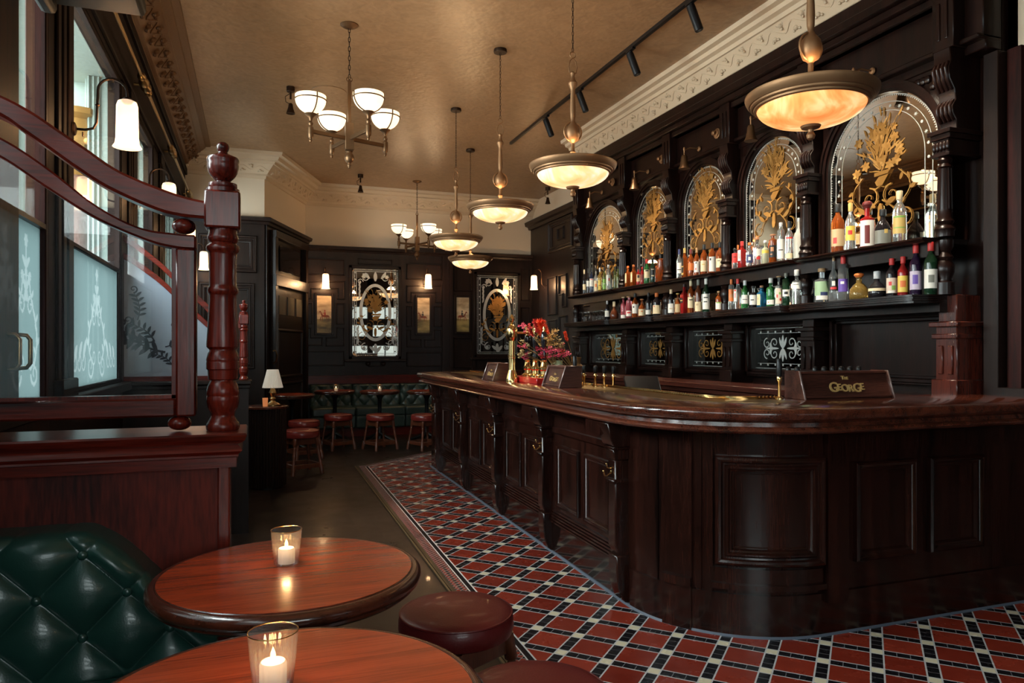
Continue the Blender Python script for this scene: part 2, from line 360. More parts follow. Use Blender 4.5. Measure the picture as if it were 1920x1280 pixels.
FROST = frosted('frosted_window_glass', (.034, .051, .049), .025, .3)
ETCHW = frosted('etched_window_ornament', (.056, .072, .069), .03, .2)
FRAMEM = WBM
# flat ornament helper: pieces in a (u, v) plane laid onto a pane as thin relief
class Orn:
    def __init__(s): s.p = []
    def poly(s, pts): s.p.append([tuple(q) for q in pts]); return s
    def leaf(s, x, y, a, l, w, bend=0):
        L_, R_ = [], []
        for i in range(6):
            k = i/5; aa = a+bend*k; cx, cy = x+l*k*cos(a+bend*k*.5), y+l*k*sin(a+bend*k*.5); ww = w*sin(pi*min(1, .08+k*.92))**.8*.5
            L_.append((cx-ww*sin(aa), cy+ww*cos(aa))); R_.append((cx+ww*sin(aa), cy-ww*cos(aa)))
        return s.poly(L_+R_[::-1])
    def stroke(s, pts, w):
        n = len(pts)
        for i in range(n-1):
            (x0, y0), (x1, y1) = pts[i], pts[i+1]; d = math.hypot(x1-x0, y1-y0) or 1; w0 = w if not callable(w) else w(i/(n-1)); w1 = w if not callable(w) else w((i+1)/(n-1))
            nx, ny = -(y1-y0)/d/2, (x1-x0)/d/2
            s.poly([(x0+nx*w0, y0+ny*w0), (x0-nx*w0, y0-ny*w0), (x1-nx*w1, y1-ny*w1), (x1+nx*w1, y1+ny*w1)])
        return s
    def spiral(s, x, y, r, a0, turns, w, sg=1):
        return s.stroke([(x+r*(1-.82*i/22)*cos(a0+sg*turns*2*pi*i/22), y+r*(1-.82*i/22)*sin(a0+sg*turns*2*pi*i/22)) for i in range(23)], lambda k: w*(1-.5*k))
    def disc(s, x, y, r, n=8, a=0): return s.poly([(x+r*cos(a+2*pi*i/n), y+r*sin(a+2*pi*i/n)) for i in range(n)])
    def star(s, x, y, r, n=6): return s.poly([(x+(r if i % 2 == 0 else r*.35)*cos(pi*i/n), y+(r if i % 2 == 0 else r*.35)*sin(pi*i/n)) for i in range(2*n)])
    def flower(s, x, y, r, a=0):
        for i in range(6): s.leaf(x, y, a+i*pi/3, r, r*.6)
        return s
    def ring(s, x, y, rx, ry, w, n=48):
        for i in range(n):
            a, b = 2*pi*i/n, 2*pi*(i+1)/n
            s.poly([(x+rx*cos(a), y+ry*sin(a)), (x+rx*cos(b), y+ry*sin(b)), (x+(rx-w)*cos(b), y+(ry-w)*sin(b)), (x+(rx-w)*cos(a), y+(ry-w)*sin(a))])
        return s
    def mirror(s, x=0):
        s.p += [[(2*x-u, v) for u, v in q][::-1] for q in list(s.p)]; return s
    def build(s, f, th=.0008, tilt=0):      # f(u, v, w) -> point, w along the outward normal
        mb = MB(); rt = random.Random(5)
        for q in s.p:
            n = len(q)
            j = len(mb.f); cu, cv = sum(p[0] for p in q)/n, sum(p[1] for p in q)/n
            tu, tv = rt.uniform(-tilt, tilt), rt.uniform(-tilt, tilt)
            mb.add([f(u, v, th+j*8e-6+abs(tilt)*.02+(u-cu)*tu+(v-cv)*tv) for u, v in q], [tuple(range(n))])
        return mb
def scroll_frame(o, w, h):
    # etched scroll border of a pub window: rising S scrolls that meet in a crown
    hw, hh = w/2, h/2
    for sg in (1,):
        o.spiral(hw*.62, -hh*.78, hw*.28, pi, 1.2, .02, 1); o.spiral(hw*.30, -hh*.62, hw*.2, 0, 1.2, .016, -1)
        pts = [(hw*(.55+.28*sin(k*5.2)), -hh*.70+h*.58*k) for k in [i/16 for i in range(17)]]
        o.stroke(pts, lambda k: .022-.008*k)
        for i in range(2, 16, 2):
            x, y = pts[i]; o.leaf(x, y, 1.1+.8*(i % 4-1), hw*.26, hw*.12, .8); o.leaf(x, y, 2.2, hw*.2, hw*.1, -.8)
        o.spiral(hw*.30, hh*.05, hw*.2, pi/2, 1.1, .016, 1); o.leaf(hw*.12, hh*.1, pi/2+.3, hw*.5, hw*.16, .5); o.spiral(hw*.3, hh*.40, hw*.16, -pi/2, 1, .014, -1)
        o.leaf(0, hh*.2, pi/2-.35, hh*.3, hw*.14, -.6); o.leaf(0, hh*.5, pi/2-.5, hh*.22, hw*.16, -.8)
    o.mirror(0); o.stroke([(0, hh*.1), (0, hh*.82)], .02); o.flower(0, hh*.84, hw*.16); o.disc(0, hh*.45, .02); return o
def etched_pane(o, parent, y0, y1, z0, z1, cy, cz, q=.005):
    # one sheet of glass cut along the scroll outlines: frosted ground and clear-white scrolls
    ny, nz = max(1, int((y1-y0)/q)), max(1, int((z1-z0)/q)); dy, dz = (y1-y0)/ny, (z1-z0)/nz; on = set()
    for p in o.p:
        P = [((cy+u-y0)/dy, (cz+v-z0)/dz) for u, v in p]; us = [a for a, _ in P]
        for i in range(max(0, int(min(us))), min(ny, int(max(us))+1)):
            xs = []; x = i+.5
            for (x0_, v0_), (x1_, v1_) in zip(P, P[1:]+P[:1]):
                if (x0_ <= x) != (x1_ <= x): xs.append(v0_+(v1_-v0_)*(x-x0_)/(x1_-x0_))
            xs.sort()
            for k in range(0, len(xs)-1, 2):
                for j in range(max(0, int(round(xs[k]))), min(nz, int(round(xs[k+1])))): on.add((i, j))
    def cells(f):
        mb = MB(); vid = {}
        def vv(i, j):
            if (i, j) not in vid: vid[(i, j)] = len(mb.v); mb.v.append((-.874, y0+dy*i, z0+dz*j))
            return vid[(i, j)]
        for i in range(ny):
            j = 0
            while j < nz:
                if f(i, j):
                    k = j
                    k += 1
                    mb.f.append((vv(i, j), vv(i+1, j), vv(i+1, k), vv(i, k))); j = k
                else: j += 1
        return mb
    fp = obj('frosted_pane', cells(lambda i, j: (i, j) not in on), FROST, parent)
    obj('etched_scrolls', cells(lambda i, j: (i, j) in on), ETCHW, fp)
WIN = [(4.15, 5.55), (6.27, 7.24), (8.17, 9.85), (-2.4, -.9), (-.5, .95), (1.25, 2.2)]
ZF0, ZF1 = 1.14, 1.86
def left_window(i, a, b):
    fr = MB(); x0, x1 = -.93, XL-.005; t = .035
    fr.box(x0, x1, a, a+t, 1.12, 3.18).box(x0, x1, b-t, b, 1.12, 3.18).box(x0, x1, a, b, 1.12, 1.14).box(x0, x1, a, b, 3.15, 3.18).box(x0, x1, a, b, ZF1, ZF1+.025)
    w = struct('window_%d' % i, fr, FRAMEM, bev=.004)
    obj('clear_pane', MB().box(-.876, -.872, a+t, b-t, ZF1+.025, 3.15), CLEAR, w)
    c, wd, hh = (a+b)/2, b-a-.1, ZF1-ZF0-.06; cz = (ZF0+ZF1)/2
    o = scroll_frame(Orn(), min(wd, .55), hh)
    if wd > .9:
        for s in (-1, 1):
            for k in range(3): o.spiral(s*(.36+.1*k), -hh*.36, .06, pi/2, 1.1, .016, s); o.leaf(s*(.36+.1*k), -hh*.33, pi/2+.4*s, .16-.03*k, .05, .6*s)
    etched_pane(o, w, a+t, b-t, ZF0, ZF1, c, cz)
    return w
for i, (a, b) in enumerate(WIN): left_window(i+1, a, b)
# street door: two glazed leaves with long pull handles
dr = MB().box(-.93, XL, 2.4, 2.44, 0, 3.18).box(-.93, XL, 3.64, 3.68, 0, 3.18).box(-.93, XL+.01, 2.4, 3.68, 3.05, 3.18).box(-.93, XL+.004, 2.4, 3.68, 0, 1.13).box(-.93, XL+.004, 2.84, 3.24, 1.1, 3.1)
door = struct('door_1', dr, wood('street_door_wood', (.006, .002, .0016), (.030, .006, .004), 'z', .55, 0, spec=.12), bev=.005)
obj('clear_pane', MB().box(-.876, -.872, 3.24, 3.64, ZF1+.02, 3.05).box(-.876, -.872, 2.44, 2.84, ZF1+.02, 3.05), CLEAR, door)
obj('frosted_pane', MB().box(-.876, -.872, 2.44, 2.84, 1.13, ZF1), FROST, door)
etched_pane(scroll_frame(Orn(), .38, .68), door, 3.24, 3.64, 1.13, ZF1, 3.44, 1.5)
obj('glazing_bar', MB().box(-.93, XL, 2.44, 3.64, ZF1, ZF1+.022), WB, door)
for y in (3.10, 3.235):
    obj('door_handle', MB().tube([(XL, y, 1.265), (XL+.03, y, 1.268), (XL+.042, y, 1.285), (XL+.042, y, 1.375), (XL+.03, y, 1.392), (XL, y, 1.395)], .008, 10), OBRASS, door)
# street side: pale painted masonry piers, granite column with a gilded capital
PG = mat('pale_green_masonry_paint', (.22, .275, .245), .6, bump=.4, bscale=30)
ex = MB()
for a, b in PIERS[4:]:
    ex.box(-1.05, -.935, a+.04, b-.02, 0, 3.3).box(-1.09, -1.03, a+.1, b-.02, 0, 3.25).box(-1.35, -1.09, a+.2, b, 0, 3.3)
    for k in range(3): ex.box(-1.0-.03*k, -.985-.03*k, a+.02, a+.05, 0, 3.2)
ex.box(-1.2, -.935, -3, 10.3, 3.2, 3.3)
struct('exterior_wall', ex, PG, bev=.006)
GRAN = mat('pink_granite', (.22, .11, .085), .3, coat=.2, bump=.05)
gc = MB()
for y in (5.68, 7.4): gc.lathe([(.13, 0), (.13, .3), (.105, .36), (.10, 2.5), (.115, 2.55)], (-1.165, y, 0), 24)
struct('exterior_column', gc, GRAN)
cp = MB()
for y in (5.68, 7.4):
    cp.lathe([(.11, 2.52), (.13, 2.56), (.11, 2.6), (.12, 2.66), (.10, 2.72), (.135, 2.82), (.125, 2.9), (.16, 2.93), (.16, 2.97)], (-1.165, y, 0), 16, sq=.3)
    for k in range(10): cp.ball((-1.165+.125*cos(k*.628), y+.125*sin(k*.628), 2.64+.12*(k % 2)), .03, 8, 6)
struct('exterior_capital', cp, GOLDLEAF)

# ---- other walls
CANT0, CANT1 = Vector((.14, 10.15)), Vector((.77, YB))
ZP = 2.94
def wall_seg(mb, a, b, z0, z1, th=.1):
    a, b = Vector(a), Vector(b); d = (b-a).normalized(); n = Vector((-d.y, d.x))
    return mb.prism([tuple(a), tuple(b), tuple(b+n*th), tuple(a+n*th)], 'xy', z0, z1)
struct('wall_back', wall_seg(wall_seg(wall_seg(MB(), (-.95, 10.15), CANT0, 0, ZC), CANT0, CANT1, 0, ZC), CANT1, (XR+.1, YB), 0, ZC), WALLC)
struct('wall_right', MB().box(XR, XR+.1, 8.3, YB+.1, 0, ZC), WALLC); struct('wall_bar', MB().box(4.12, 4.3, 2.9, 8.4, 0, ZC), WB)
struct('wall_front', MB().box(-1, 6.7, -3.1, -3, 0, 1.0).box(-1, 6.7, -3.1, -3, 2.9, ZC).box(-1, -.6, -3.1, -3, 0, ZC).box(1.2, 3.0, -3.1, -3, 0, ZC).box(5.0, 6.7, -3.1, -3, 0, ZC).box(3.9, 4.1, -3.1, -3, 0, ZC), WB)
for i, (a, b) in enumerate([(3.0, 3.9), (4.1, 5.0), (-.6, 1.2)]):
    w = struct('window_%d' % (7+i), MB().box(a, b, -3.08, -3.02, 1.0, 1.04).box(a, b, -3.08, -3.02, 1.45, 1.8).box(a, b, -3.08, -3.02, 2.2, 2.45).box(a, b, -3.08, -3.02, 2.86, 2.9).box((a+b)/2-.02, (a+b)/2+.02, -3.08, -3.02, 1.0, 2.9), WB)
    obj('clear_pane', MB().box(a, b, -3.052, -3.048, 1.0, 2.9), glass('tinted_front_glass', (.45, .47, .46)) if i < 2 else CLEAR, w)
struct('wall_far_right', MB().box(6.6, 6.7, -3.1, 3.0, 0, ZC).box(4.3, 6.7, 2.95, 3.05, 0, ZC), WB)
struct('ceiling_beam', MB().box(4.12, 6.7, 2.86, 3.02, 3.05, ZC), WALLC)
# vestibule panelling and back panelling (dark wood up to 2.94 m)
pn = MB()
wall_seg(pn, Vector((XL, 10.15))-Vector((0, .03)), CANT0-Vector((0, .03)), 0, 3.05, .03)
cdv = (CANT1-CANT0).normalized(); cnv = Vector((cdv.y, -cdv.x))
pn.prism([tuple(CANT0), tuple(CANT1), tuple(CANT1+cnv*.03), tuple(CANT0+cnv*.03-Vector((0, .0)))], 'xy', 0, 3.05)
pn.box(CANT1.x, XR, YB-.03, YB, 0, ZP)
pn.box(XR-.03, XR, 8.3, YB, 0, 3.5)
struct('wall_back_panelling', pn, WB)
cap = MB()
capp = [(0, -.06), (.03, -.06), (.04, -.03), (.075, -.02), (.085, .02), (.06, .035), (0, .035)]
cap.sweep(mitre([(XL, 10.12), tuple(CANT0+cnv*.03-Vector((0, .02))), tuple(CANT1+cnv*.03)], -1), [(d, 3.05+z) for d, z in capp])
cap.sweep(mitre([tuple(CANT1), (XR-.03, YB-.03)], -1), [(d, ZP+z) for d, z in capp])
cap.sweep(mitre([(XR-.03, YB), (XR-.03, 8.3)], -1), [(d*1.4, 3.5+z*1.5) for d, z in capp])
xa, xb = at_y(772, 475, YB-.05).x, at_y(832, 475, YB-.05).x
cap.box(xa, xb, YB-.14, YB-.02, ZP-.01, ZP+.06)
struct('trim_panel_cornice', cap, WB)
MOULD = []
def mould(mb, pts, f, w=.022, d=.02, closed=True):
    # square moulding strip along a polyline in a wall plane; f(u, v, w) -> 3D
    n = len(pts)
    for i in range(n if closed else n-1):
        (u0, v0), (u1, v1) = pts[i], pts[(i+1) % n]; L_ = math.hypot(u1-u0, v1-v0) or 1; du, dv = (u1-u0)/L_*w/2, (v1-v0)/L_*w/2; nu, nv = -dv, du
        q = [(u0-du+nu, v0-dv+nv), (u0-du-nu, v0-dv-nv), (u1+du-nu, v1+dv-nv), (u1+du+nu, v1+dv+nv)]
        r = [(u0-du*.4+nu*.4, v0-dv*.4+nv*.4), (u0-du*.4-nu*.4, v0-dv*.4-nv*.4), (u1+du*.4-nu*.4, v1+dv*.4-nv*.4), (u1+du*.4+nu*.4, v1+dv*.4+nv*.4)]
        mb.add([f(u, v, 0) for u, v in q]+[f(u, v, d) for u, v in r], [(0, 1, 2, 3), (4, 5, 6, 7), (0, 1, 5, 4), (1, 2, 6, 5), (2, 3, 7, 6), (3, 0, 4, 7)])
    return mb
def frame(mb, f, u0, u1, v0, v1, prof, nu=1, nv=1):
    # mitred moulding swept round a rectangle; prof = (inset, height) pairs
    def loop(o):
        a0, a1, b0, b1 = u0+o, u1-o, v0+o, v1-o
        return [(a0+(a1-a0)*k/nu, b0) for k in range(nu)]+[(a1, b0+(b1-b0)*k/nv) for k in range(nv)]+[(a1-(a1-a0)*k/nu, b1) for k in range(nu)]+[(a0, b1-(b1-b0)*k/nv) for k in range(nv)]
    m = 2*(nu+nv); V = [f(u, v, d) for o, d in prof for u, v in loop(o)]; n = len(prof)
    return mb.add(V, [(i*m+k, i*m+(k+1) % m, (i+1)*m+(k+1) % m, (i+1)*m+k) for i in range(n-1) for k in range(m)])
PROF = [(0, 0), (.002, .016), (.008, .021), (.016, .018), (.022, .010), (.030, .012), (.035, .009), (.040, .001)]
BIGPROF = [(0, 0), (.002, .03), (.012, .042), (.03, .040), (.04, .028), (.05, .026), (.06, .034), (.072, .034), (.08, .018), (.095, .012), (.10, .001)]
def rect(u0, u1, v0, v1): return [(u0, v0), (u1, v0), (u1, v1), (u0, v1)]
fb = lambda u, v, w: (u, YB-.03-w, v)
def bw(px, py): p = at_y(px, py, YB-.03); return (p.x, p.z)
GROUP = [[(575, 559), (584, 559), (584, 541), (633, 541), (633, 560), (645, 560), (645, 528), (575, 528)], [(575, 568), (585, 568), (585, 607), (575, 607)], [(631, 569), (645, 569), (645, 607), (631, 607)],
         [(575, 615), (583, 615), (583, 633), (604, 633), (604, 647), (575, 647)], [(645, 615), (632, 615), (632, 633), (612, 634), (612, 648), (645, 648)], [(575, 659), (645, 659), (645, 685), (575, 685)], [(575, 485), (645, 488), (645, 516), (575, 514)]]
pm = MB(); dx = bw(793, 590)[0]-bw(607.5, 588)[0]
def sq(poly):      # true rectangles on the wall: snap each height to that of its first pixel row
    return [bw(*q) for q in poly]
for g in GROUP:
    w_ = sq(g); mould(pm, w_, fb); mould(pm, [(u+dx, v-.02) for u, v in w_], fb)
mould(pm, [bw(672, 485), bw(735, 488), bw(735, 496), bw(672, 494)], fb)
x0, x1 = bw(668, 680)[0], bw(742, 680)[0]
mould(pm, rect(x0+.2, x1-.2, bw(700, 686)[1], bw(700, 676)[1]), fb)
for px in (690, 718): pm.lathe([(.045, 0), (.045, .015), (.025, .03), (.012, .02), (0, .02)], (bw(px, 681)[0], YB-.03, bw(px, 681)[1]), 16, axis=(0, -1, 0))
for px in (832, 838, 845, 888): x = bw(px, 600)[0]; pm.box(x-.03, x+.03, YB-.06, YB-.03, .8, ZP)
zt, zb = bw(868, 500)[1], bw(868, 690)[1]
for a, b, c, d in ((852, 884, 498, 545), (852, 884, 634, 688), (978, 992, 500, 560), (978, 992, 575, 690)): mould(pm, rect(bw(a, 600)[0], bw(b, 600)[0], bw(868, d)[1], bw(868, c)[1]), fb)
# vestibule end wall (y = 10.12) and canted door
fv_ = lambda u, v, w: (u, 10.12-w, v)
def vw(px, py): p = at_y(px, py, 10.12); return (p.x, p.z)
for a, b, c, d in ((372, 482, 437, 512), (372, 478, 528, 692)):
    u0, v1 = vw(a, c); u1, v0 = vw(b, d); u0 = max(u0, XL+.06)
    frame(pm, fv_, u0, u1, v0, v1, BIGPROF)
# right-hand dark wall x = 4.57: panels and upper fret panel
fr_ = lambda u, v, w: (XR-.03-w, u, v)
for a, b, c, d in ((8.75, 9.55, 1.95, 2.75), (8.75, 9.55, 1.55, 1.88), (8.75, 9.55, .9, 1.48), (9.95, 10.9, 2.9, 3.4)): frame(pm, fr_, a, b, c, d, BIGPROF)
for q in ([(10.2, 2.0), (10.2, 2.5), (10.5, 2.5), (10.5, 2.2), (10.35, 2.2), (10.35, 2.0)], rect(10.6, 10.95, 1.9, 2.5), rect(10.2, 10.5, 1.2, 1.85), rect(10.6, 10.95, 1.2, 1.8), rect(10.32, 10.55, 3.08, 3.25)): mould(pm, q, fr_, .03, .025)
pm.box(XR-.09, XR-.03, 8.3, 9.75, 2.8, 2.9).box(XR-.08, XR-.03, 9.7, 9.85, 0, 3.5)
struct('trim_panel_mouldings', pm, WB)
# canted street-lobby door with three small panes and a transom light
def cf(u, v, w): p = CANT0+cdv*u+cnv*(.03+w); return (p.x, p.y, v)
LC = (CANT1-CANT0).length
d2 = MB()
def cbox(mb, u0, u1, v0, v1, w0, w1):
    P = [cf(u, v, w) for w in (w0, w1) for v in (v0, v1) for u in (u0, u1)]
    return mb.add(P, [(0, 2, 3, 1), (4, 5, 7, 6), (0, 1, 5, 4), (2, 6, 7, 3), (0, 4, 6, 2), (1, 3, 7, 5)])
cbox(d2, .12, .22, 0, 2.9, 0, .08); cbox(d2, LC-.3, LC-.2, 0, 2.9, 0, .08); cbox(d2, .12, LC-.2, 2.2, 2.35, 0, .09); cbox(d2, .12, LC-.2, 2.85, 2.95, 0, .09); cbox(d2, .22, LC-.3, 0, 2.2, 0, .03)
for u0, u1, v0, v1 in ((.3, LC-.4, .95, 1.6), (.3, LC-.4, .2, .85)): mould(d2, rect(u0, u1, v0, v1), lambda u, v, w: cf(u, v, .03+w), .05, .03)
dd = struct('door_2', d2, WB, bev=.004)
lk = MB(); tg = MB()
for k in range(3): cbox(lk, .36+.36*k, .62+.36*k, 1.82, 2.08, .03, .04)
cbox(tg, .4, LC-.48, 2.42, 2.78, .03, .04)
obj('obscure_pane', lk, mat('obscure_grey_glass', (.10, .11, .09), .3, coat=.5), dd); obj('transom_pane', tg, mat('dark_glossy_pane', (.02, .014, .012), .1, coat=.6), dd)
# cornices
def garland(mb, path, d0, z0, d1, z1, step, r):
    # run of plaster flowers and leaves laid along the middle of a cornice
    P = []
    for (x0, y0, _, _), (x1, y1, nx, ny) in zip(path[:-1], path[1:]):
        L_ = math.hypot(x1-x0, y1-y0); n = max(1, int(L_/step)); dx, dy = (x1-x0)/L_, (y1-y0)/L_; ox, oy = (-dy, dx) if (-dy*nx+dx*ny) > 0 else (dy, -dx)
        for k in range(n):
            s = (k+.5)*L_/n; f = .5+.28*(1 if k % 2 else -1); d = d0+(d1-d0)*f; z = z0+(z1-z0)*f
            c = Vector((x0+dx*s+ox*d, y0+dy*s+oy*d, z)); mb.ball(c, (r, r, r*.8), 8, 5)
            for q in range(3):
                a = q*2.1+k; e = c+Vector((dx*r*1.5*cos(a)+ox*r*.4*sin(a), dy*r*1.5*cos(a)+oy*r*.4*sin(a), r*1.1*sin(a))); mb.ball(e, r*.55, 6, 4)
            g = .5; d = d0+(d1-d0)*g; z = z0+(z1-z0)*g; s2 = s+L_/n/2
            mb.tube([(x0+dx*(s+L_/n*t)+ox*(d0+(d1-d0)*(.5+.25*sin(pi*(k+t+.5)))), y0+dy*(s+L_/n*t)+oy*(d0+(d1-d0)*(.5+.25*sin(pi*(k+t+.5)))), z0+(z1-z0)*(.5+.25*sin(pi*(k+t+.5)))) for t in (0, .25, .5, .75, 1)], r*.3, 5)
    return mb
def cornice(name, pts, side, prof, m, gar, step, r):
    path = mitre(pts, side); t = struct(name, MB().sweep(path, prof), m)
    obj('plaster_garland', garland(MB(), path, *gar, step, r), m, t)
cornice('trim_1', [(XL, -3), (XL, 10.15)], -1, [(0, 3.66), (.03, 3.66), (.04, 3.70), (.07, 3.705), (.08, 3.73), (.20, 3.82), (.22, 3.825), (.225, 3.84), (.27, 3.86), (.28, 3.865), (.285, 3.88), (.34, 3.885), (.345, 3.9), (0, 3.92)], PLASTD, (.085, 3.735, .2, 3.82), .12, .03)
cornice('trim_2', [(3.86, 2.9), (3.86, 8.15)], 1, [(0, 3.62), (.02, 3.62), (.025, 3.66), (.05, 3.67), (.06, 3.69), (.16, 3.79), (.18, 3.79), (.19, 3.82), (.23, 3.83), (.24, 3.86), (.29, 3.865), (.30, 3.9), (0, 3.92)], PLAST, (.065, 3.695, .155, 3.785), .11, .022)
cornice('trim_3', [(XL, 10.15), tuple(CANT0), tuple(CANT1), (XR, YB)], -1, [(0, 3.60), (.025, 3.60), (.03, 3.64), (.05, 3.65), (.06, 3.67), (.16, 3.77), (.18, 3.77), (.19, 3.80), (.24, 3.81), (.26, 3.85), (.31, 3.86), (.32, 3.9), (0, 3.92)], PLAST, (.065, 3.675, .155, 3.765), .11, .022)
struct('wall_bulkhead', MB().box(3.86, 4.4, 2.9, 8.35, 3.4, ZC), WB)
# ---------------------------------------------------------------- bar counter
ZT = 1.075
E0 = Vector((3.0, 8.80)); F1 = Vector((1.915, 8.05)); G0 = Vector((1.85, 3.33)); AC = Vector((2.5, 3.33)); AR = .65; H1 = Vector((4.12, 2.68))
BP = [tuple(F1)]
for i in range(1, 25): BP.append(tuple(F1.lerp(G0, i/24)))
for i in range(1, 25): a = pi+(pi/2)*i/24; BP.append((AC.x+AR*cos(a), AC.y+AR*sin(a)))
for i in range(1, 9): BP.append(tuple(Vector((2.5, 2.68)).lerp(H1, i/8)))
BS = [0]
for p, q in zip(BP[:-1], BP[1:]): BS.append(BS[-1]+math.hypot(q[0]-p[0], q[1]-p[1]))
def bpos(s):
    i = max(0, min(len(BP)-2, next((k for k in range(len(BS)-1) if BS[k+1] >= s), len(BP)-2)))
    t = (s-BS[i])/(BS[i+1]-BS[i]); (x0, y0), (x1, y1) = BP[i], BP[i+1]
    # smooth normal on the arc
    x, y = x0+(x1-x0)*t, y0+(y1-y0)*t
    if 24 <= i < 48: n = Vector((x-AC.x, y-AC.y)).normalized()
    else: d = Vector((x1-x0, y1-y0)).normalized(); n = Vector((d.y, -d.x))
    return x, y, n.x, n.y
def spath(s0, s1, step=.05):
    n = max(1, int(math.ceil((s1-s0)/step))) if s1 > 4.6 else 1
    return [bpos(s0+(s1-s0)*k/n) for k in range(n+1)]
def pbox(mb, s0, s1, d0, d1, z0, z1): return mb.sweep(spath(s0, s1), [(d0, z0), (d1, z0), (d1, z1), (d0, z1), (d0, z0)][:4]+[(d0, z0)])
def px_of(x, y): dx = x*cos(TH)-y*sin(TH); return 960+FP*dx/(x*sin(TH)+y*cos(TH))
def s_at(px, d=0):
    best = min((abs(px_of(p[0]+d*p[2], p[1]+d*p[3])-px), s) for s, p in ((k*.01, bpos(k*.01)) for k in range(0, int(BS[-1]*100))))
    return best[1]
bar = thing('bar_counter', 'long curved dark wooden bar counter with panelled front on red tiled floor', 'bar counter', (1.9, 5.5, 0))
full = mitre([tuple(E0)]+BP, -1)   # with the canted far end
full = [(x, y, nx, ny) for x, y, nx, ny in full]
top = MB().sweep(full, [(-.45, .955), (.10, .955), (.128, .96), (.136, .972), (.128, .985), (.112, .99), (.108, 1.008), (.118, 1.016), (.140, 1.02), (.152, 1.034), (.155, 1.05), (.148, 1.066), (.130, ZT), (-.45, ZT), (-.45, .955)])
obj('counter_top', top, WC, bar, ang=50)
obj('front_boarding', MB().sweep(full, [(-.04, 0.0), (0, .0), (0, .96), (-.04, .96), (-.04, 0)]), WD, bar)
obj('end_boarding', MB().box(E0.x-.04, E0.x, 8.3, 8.8, 0, .95), WD, bar)
sp = MB(); pbox(sp, 4.74, BS[-1], 0, .012, 0, .20); obj('plinth', sp, WD, bar, bev=.003)
sp = MB(); pbox(sp, .02, 4.7, 0, .006, .015, .19); obj('skirting', sp, mat('polished_dark_skirting', (.010, .004, .003), .12, coat=.3), bar)
obj('floor_seal', MB().sweep(full, [(-.01, .003), (.02, .003), (.012, .013), (-.01, .013)]), mat('grey_blue_sealant', (.10, .12, .16), .5), bar)
SB = [.45, 1.52, 2.57, 3.62, 4.66]
bf = lambda s_, z, w: (lambda p: (p[0]+p[2]*w, p[1]+p[3]*w, z))(bpos(s_))
def panel(mb, s0, s1, z0, z1, prof=None):
    nu = max(1, int((s1-s0)/.03)) if s1 > 4.6 else 1
    frame(mb, bf, s0, s1, z0, z1, prof or [(0, 0), (.001, .018), (.006, .024), (.012, .022), (.016, .014), (.022, .016), (.028, .012), (.034, .010), (.038, .001)], nu, 1)
def bracket(s, tall=True):
    x, y, nx, ny = bpos(s); N = Vector((nx, ny, 0)); T = Vector((-ny, nx, 0)); P0 = Vector((x, y, 0))
    def pr(mb, outline, w):
        n = len(outline)
        P = [P0+N*d+T*k*w+Vector((0, 0, z)) for k in (-1, 1) for d, z in outline]
        mb.add(P, [tuple(range(n)), tuple(reversed(range(n, 2*n)))]+[(i, (i+1) % n, n+(i+1) % n, n+i) for i in range(n)])
    b = MB()
    pr(b, [(-.02, .25), (.05, .25), (.075, .31), (.075, .76), (-.02, .76)], .042)
    pr(b, [(-.02, .0), (.0, .0), (.035, .03), (.06, .09), (.07, .17), (.07, .26), (-.02, .26)], .048)
    bb = obj('bracket', b, WD, bar, bev=.006)
    c = MB(); pr(c, [(-.02, .83), (.085, .83), (.10, .845), (.11, .87), (.13, .955), (-.02, .955)], .062); pr(c, [(-.02, .815), (.095, .815), (.095, .83), (-.02, .83)], .056); pr(c, [(-.02, .76), (.08, .76), (.09, .815), (-.02, .815)], .046)
    obj('bracket_capital', c, WD, bb, bev=.004)
    c = MB(); pr(c, [(-.02, .64), (.09, .64), (.09, .652), (.082, .66), (-.02, .66)], .05); obj('bracket_band', c, WD, bb, bev=.003)
for i, s in enumerate(SB): bracket(s)
for i in range(4):
    a, b = SB[i]+.06, SB[i+1]-.06; m = (a+b)/2
    p = MB(); panel(p, a+.08, m-.04, .32, .72); panel(p, m+.04, b-.08, .32, .72); pbox(p, a, b, 0, .016, .795, .83); pbox(p, a, b, 0, .02, .955-.05, .955)
    for k in range(5): pbox(p, a, b, 0, .012+.004*k, .285-.017*k-.011, .285-.017*k)
    obj('panel_moulding', p, WD, bar, bev=.004)
    # dentil blocks under the top
    q = MB(); pbox(q, b-.16, b+.02, 0, .125, .885, .955); obj('cornice_block', q, WD, bar, bev=.003)
# curved corner: plain boards, pilaster, bolection panel
j = MB()
for px in (1232, 1299, 1312): s = s_at(px); pbox(j, s-.004, s+.004, 0, .006, .2, .95)
s0, s1 = s_at(1246), s_at(1299); pbox(j, s0, s1, 0, .02, .0, .21); pbox(j, s0, s1, 0, .032, .21, .25); pbox(j, s0, s1, 0, .012, .25, .95)
obj('corner_board', j, WD, bar, bev=.004)
s0, s1 = s_at(1340), s_at(1540); pb = MB()
panel(pb, s0, s1, .335, .845, [(0, 0), (.001, .028), (.008, .040), (.018, .044), (.028, .040), (.034, .028), (.042, .026), (.050, .034), (.058, .034), (.064, .022), (.072, .018), (.076, .004), (.082, .004), (.086, .001)])
obj('raised_panel', pb, WD, bar, ang=25)
pl = MB(); pbox(pl, s0-.02, s1+.01, 0, .03, .225, .25); pbox(pl, s0-.05, s1, 0, .015, .25, .32); pbox(pl, s0-.05, s0-.012, 0, .01, .18, .95); s2 = s0+(s1-s0)*.42; pbox(pl, s2-.002, s2+.002, 0, .004, .42, .76)
obj('panel_rail', pl, WD, bar, bev=.005)
s3, s4 = s_at(1543), s_at(1581); st = MB(); pbox(st, s3, s4, 0, .035, .16, .955); obj('pilaster', st, WD, bar, bev=.005)
rp = MB()
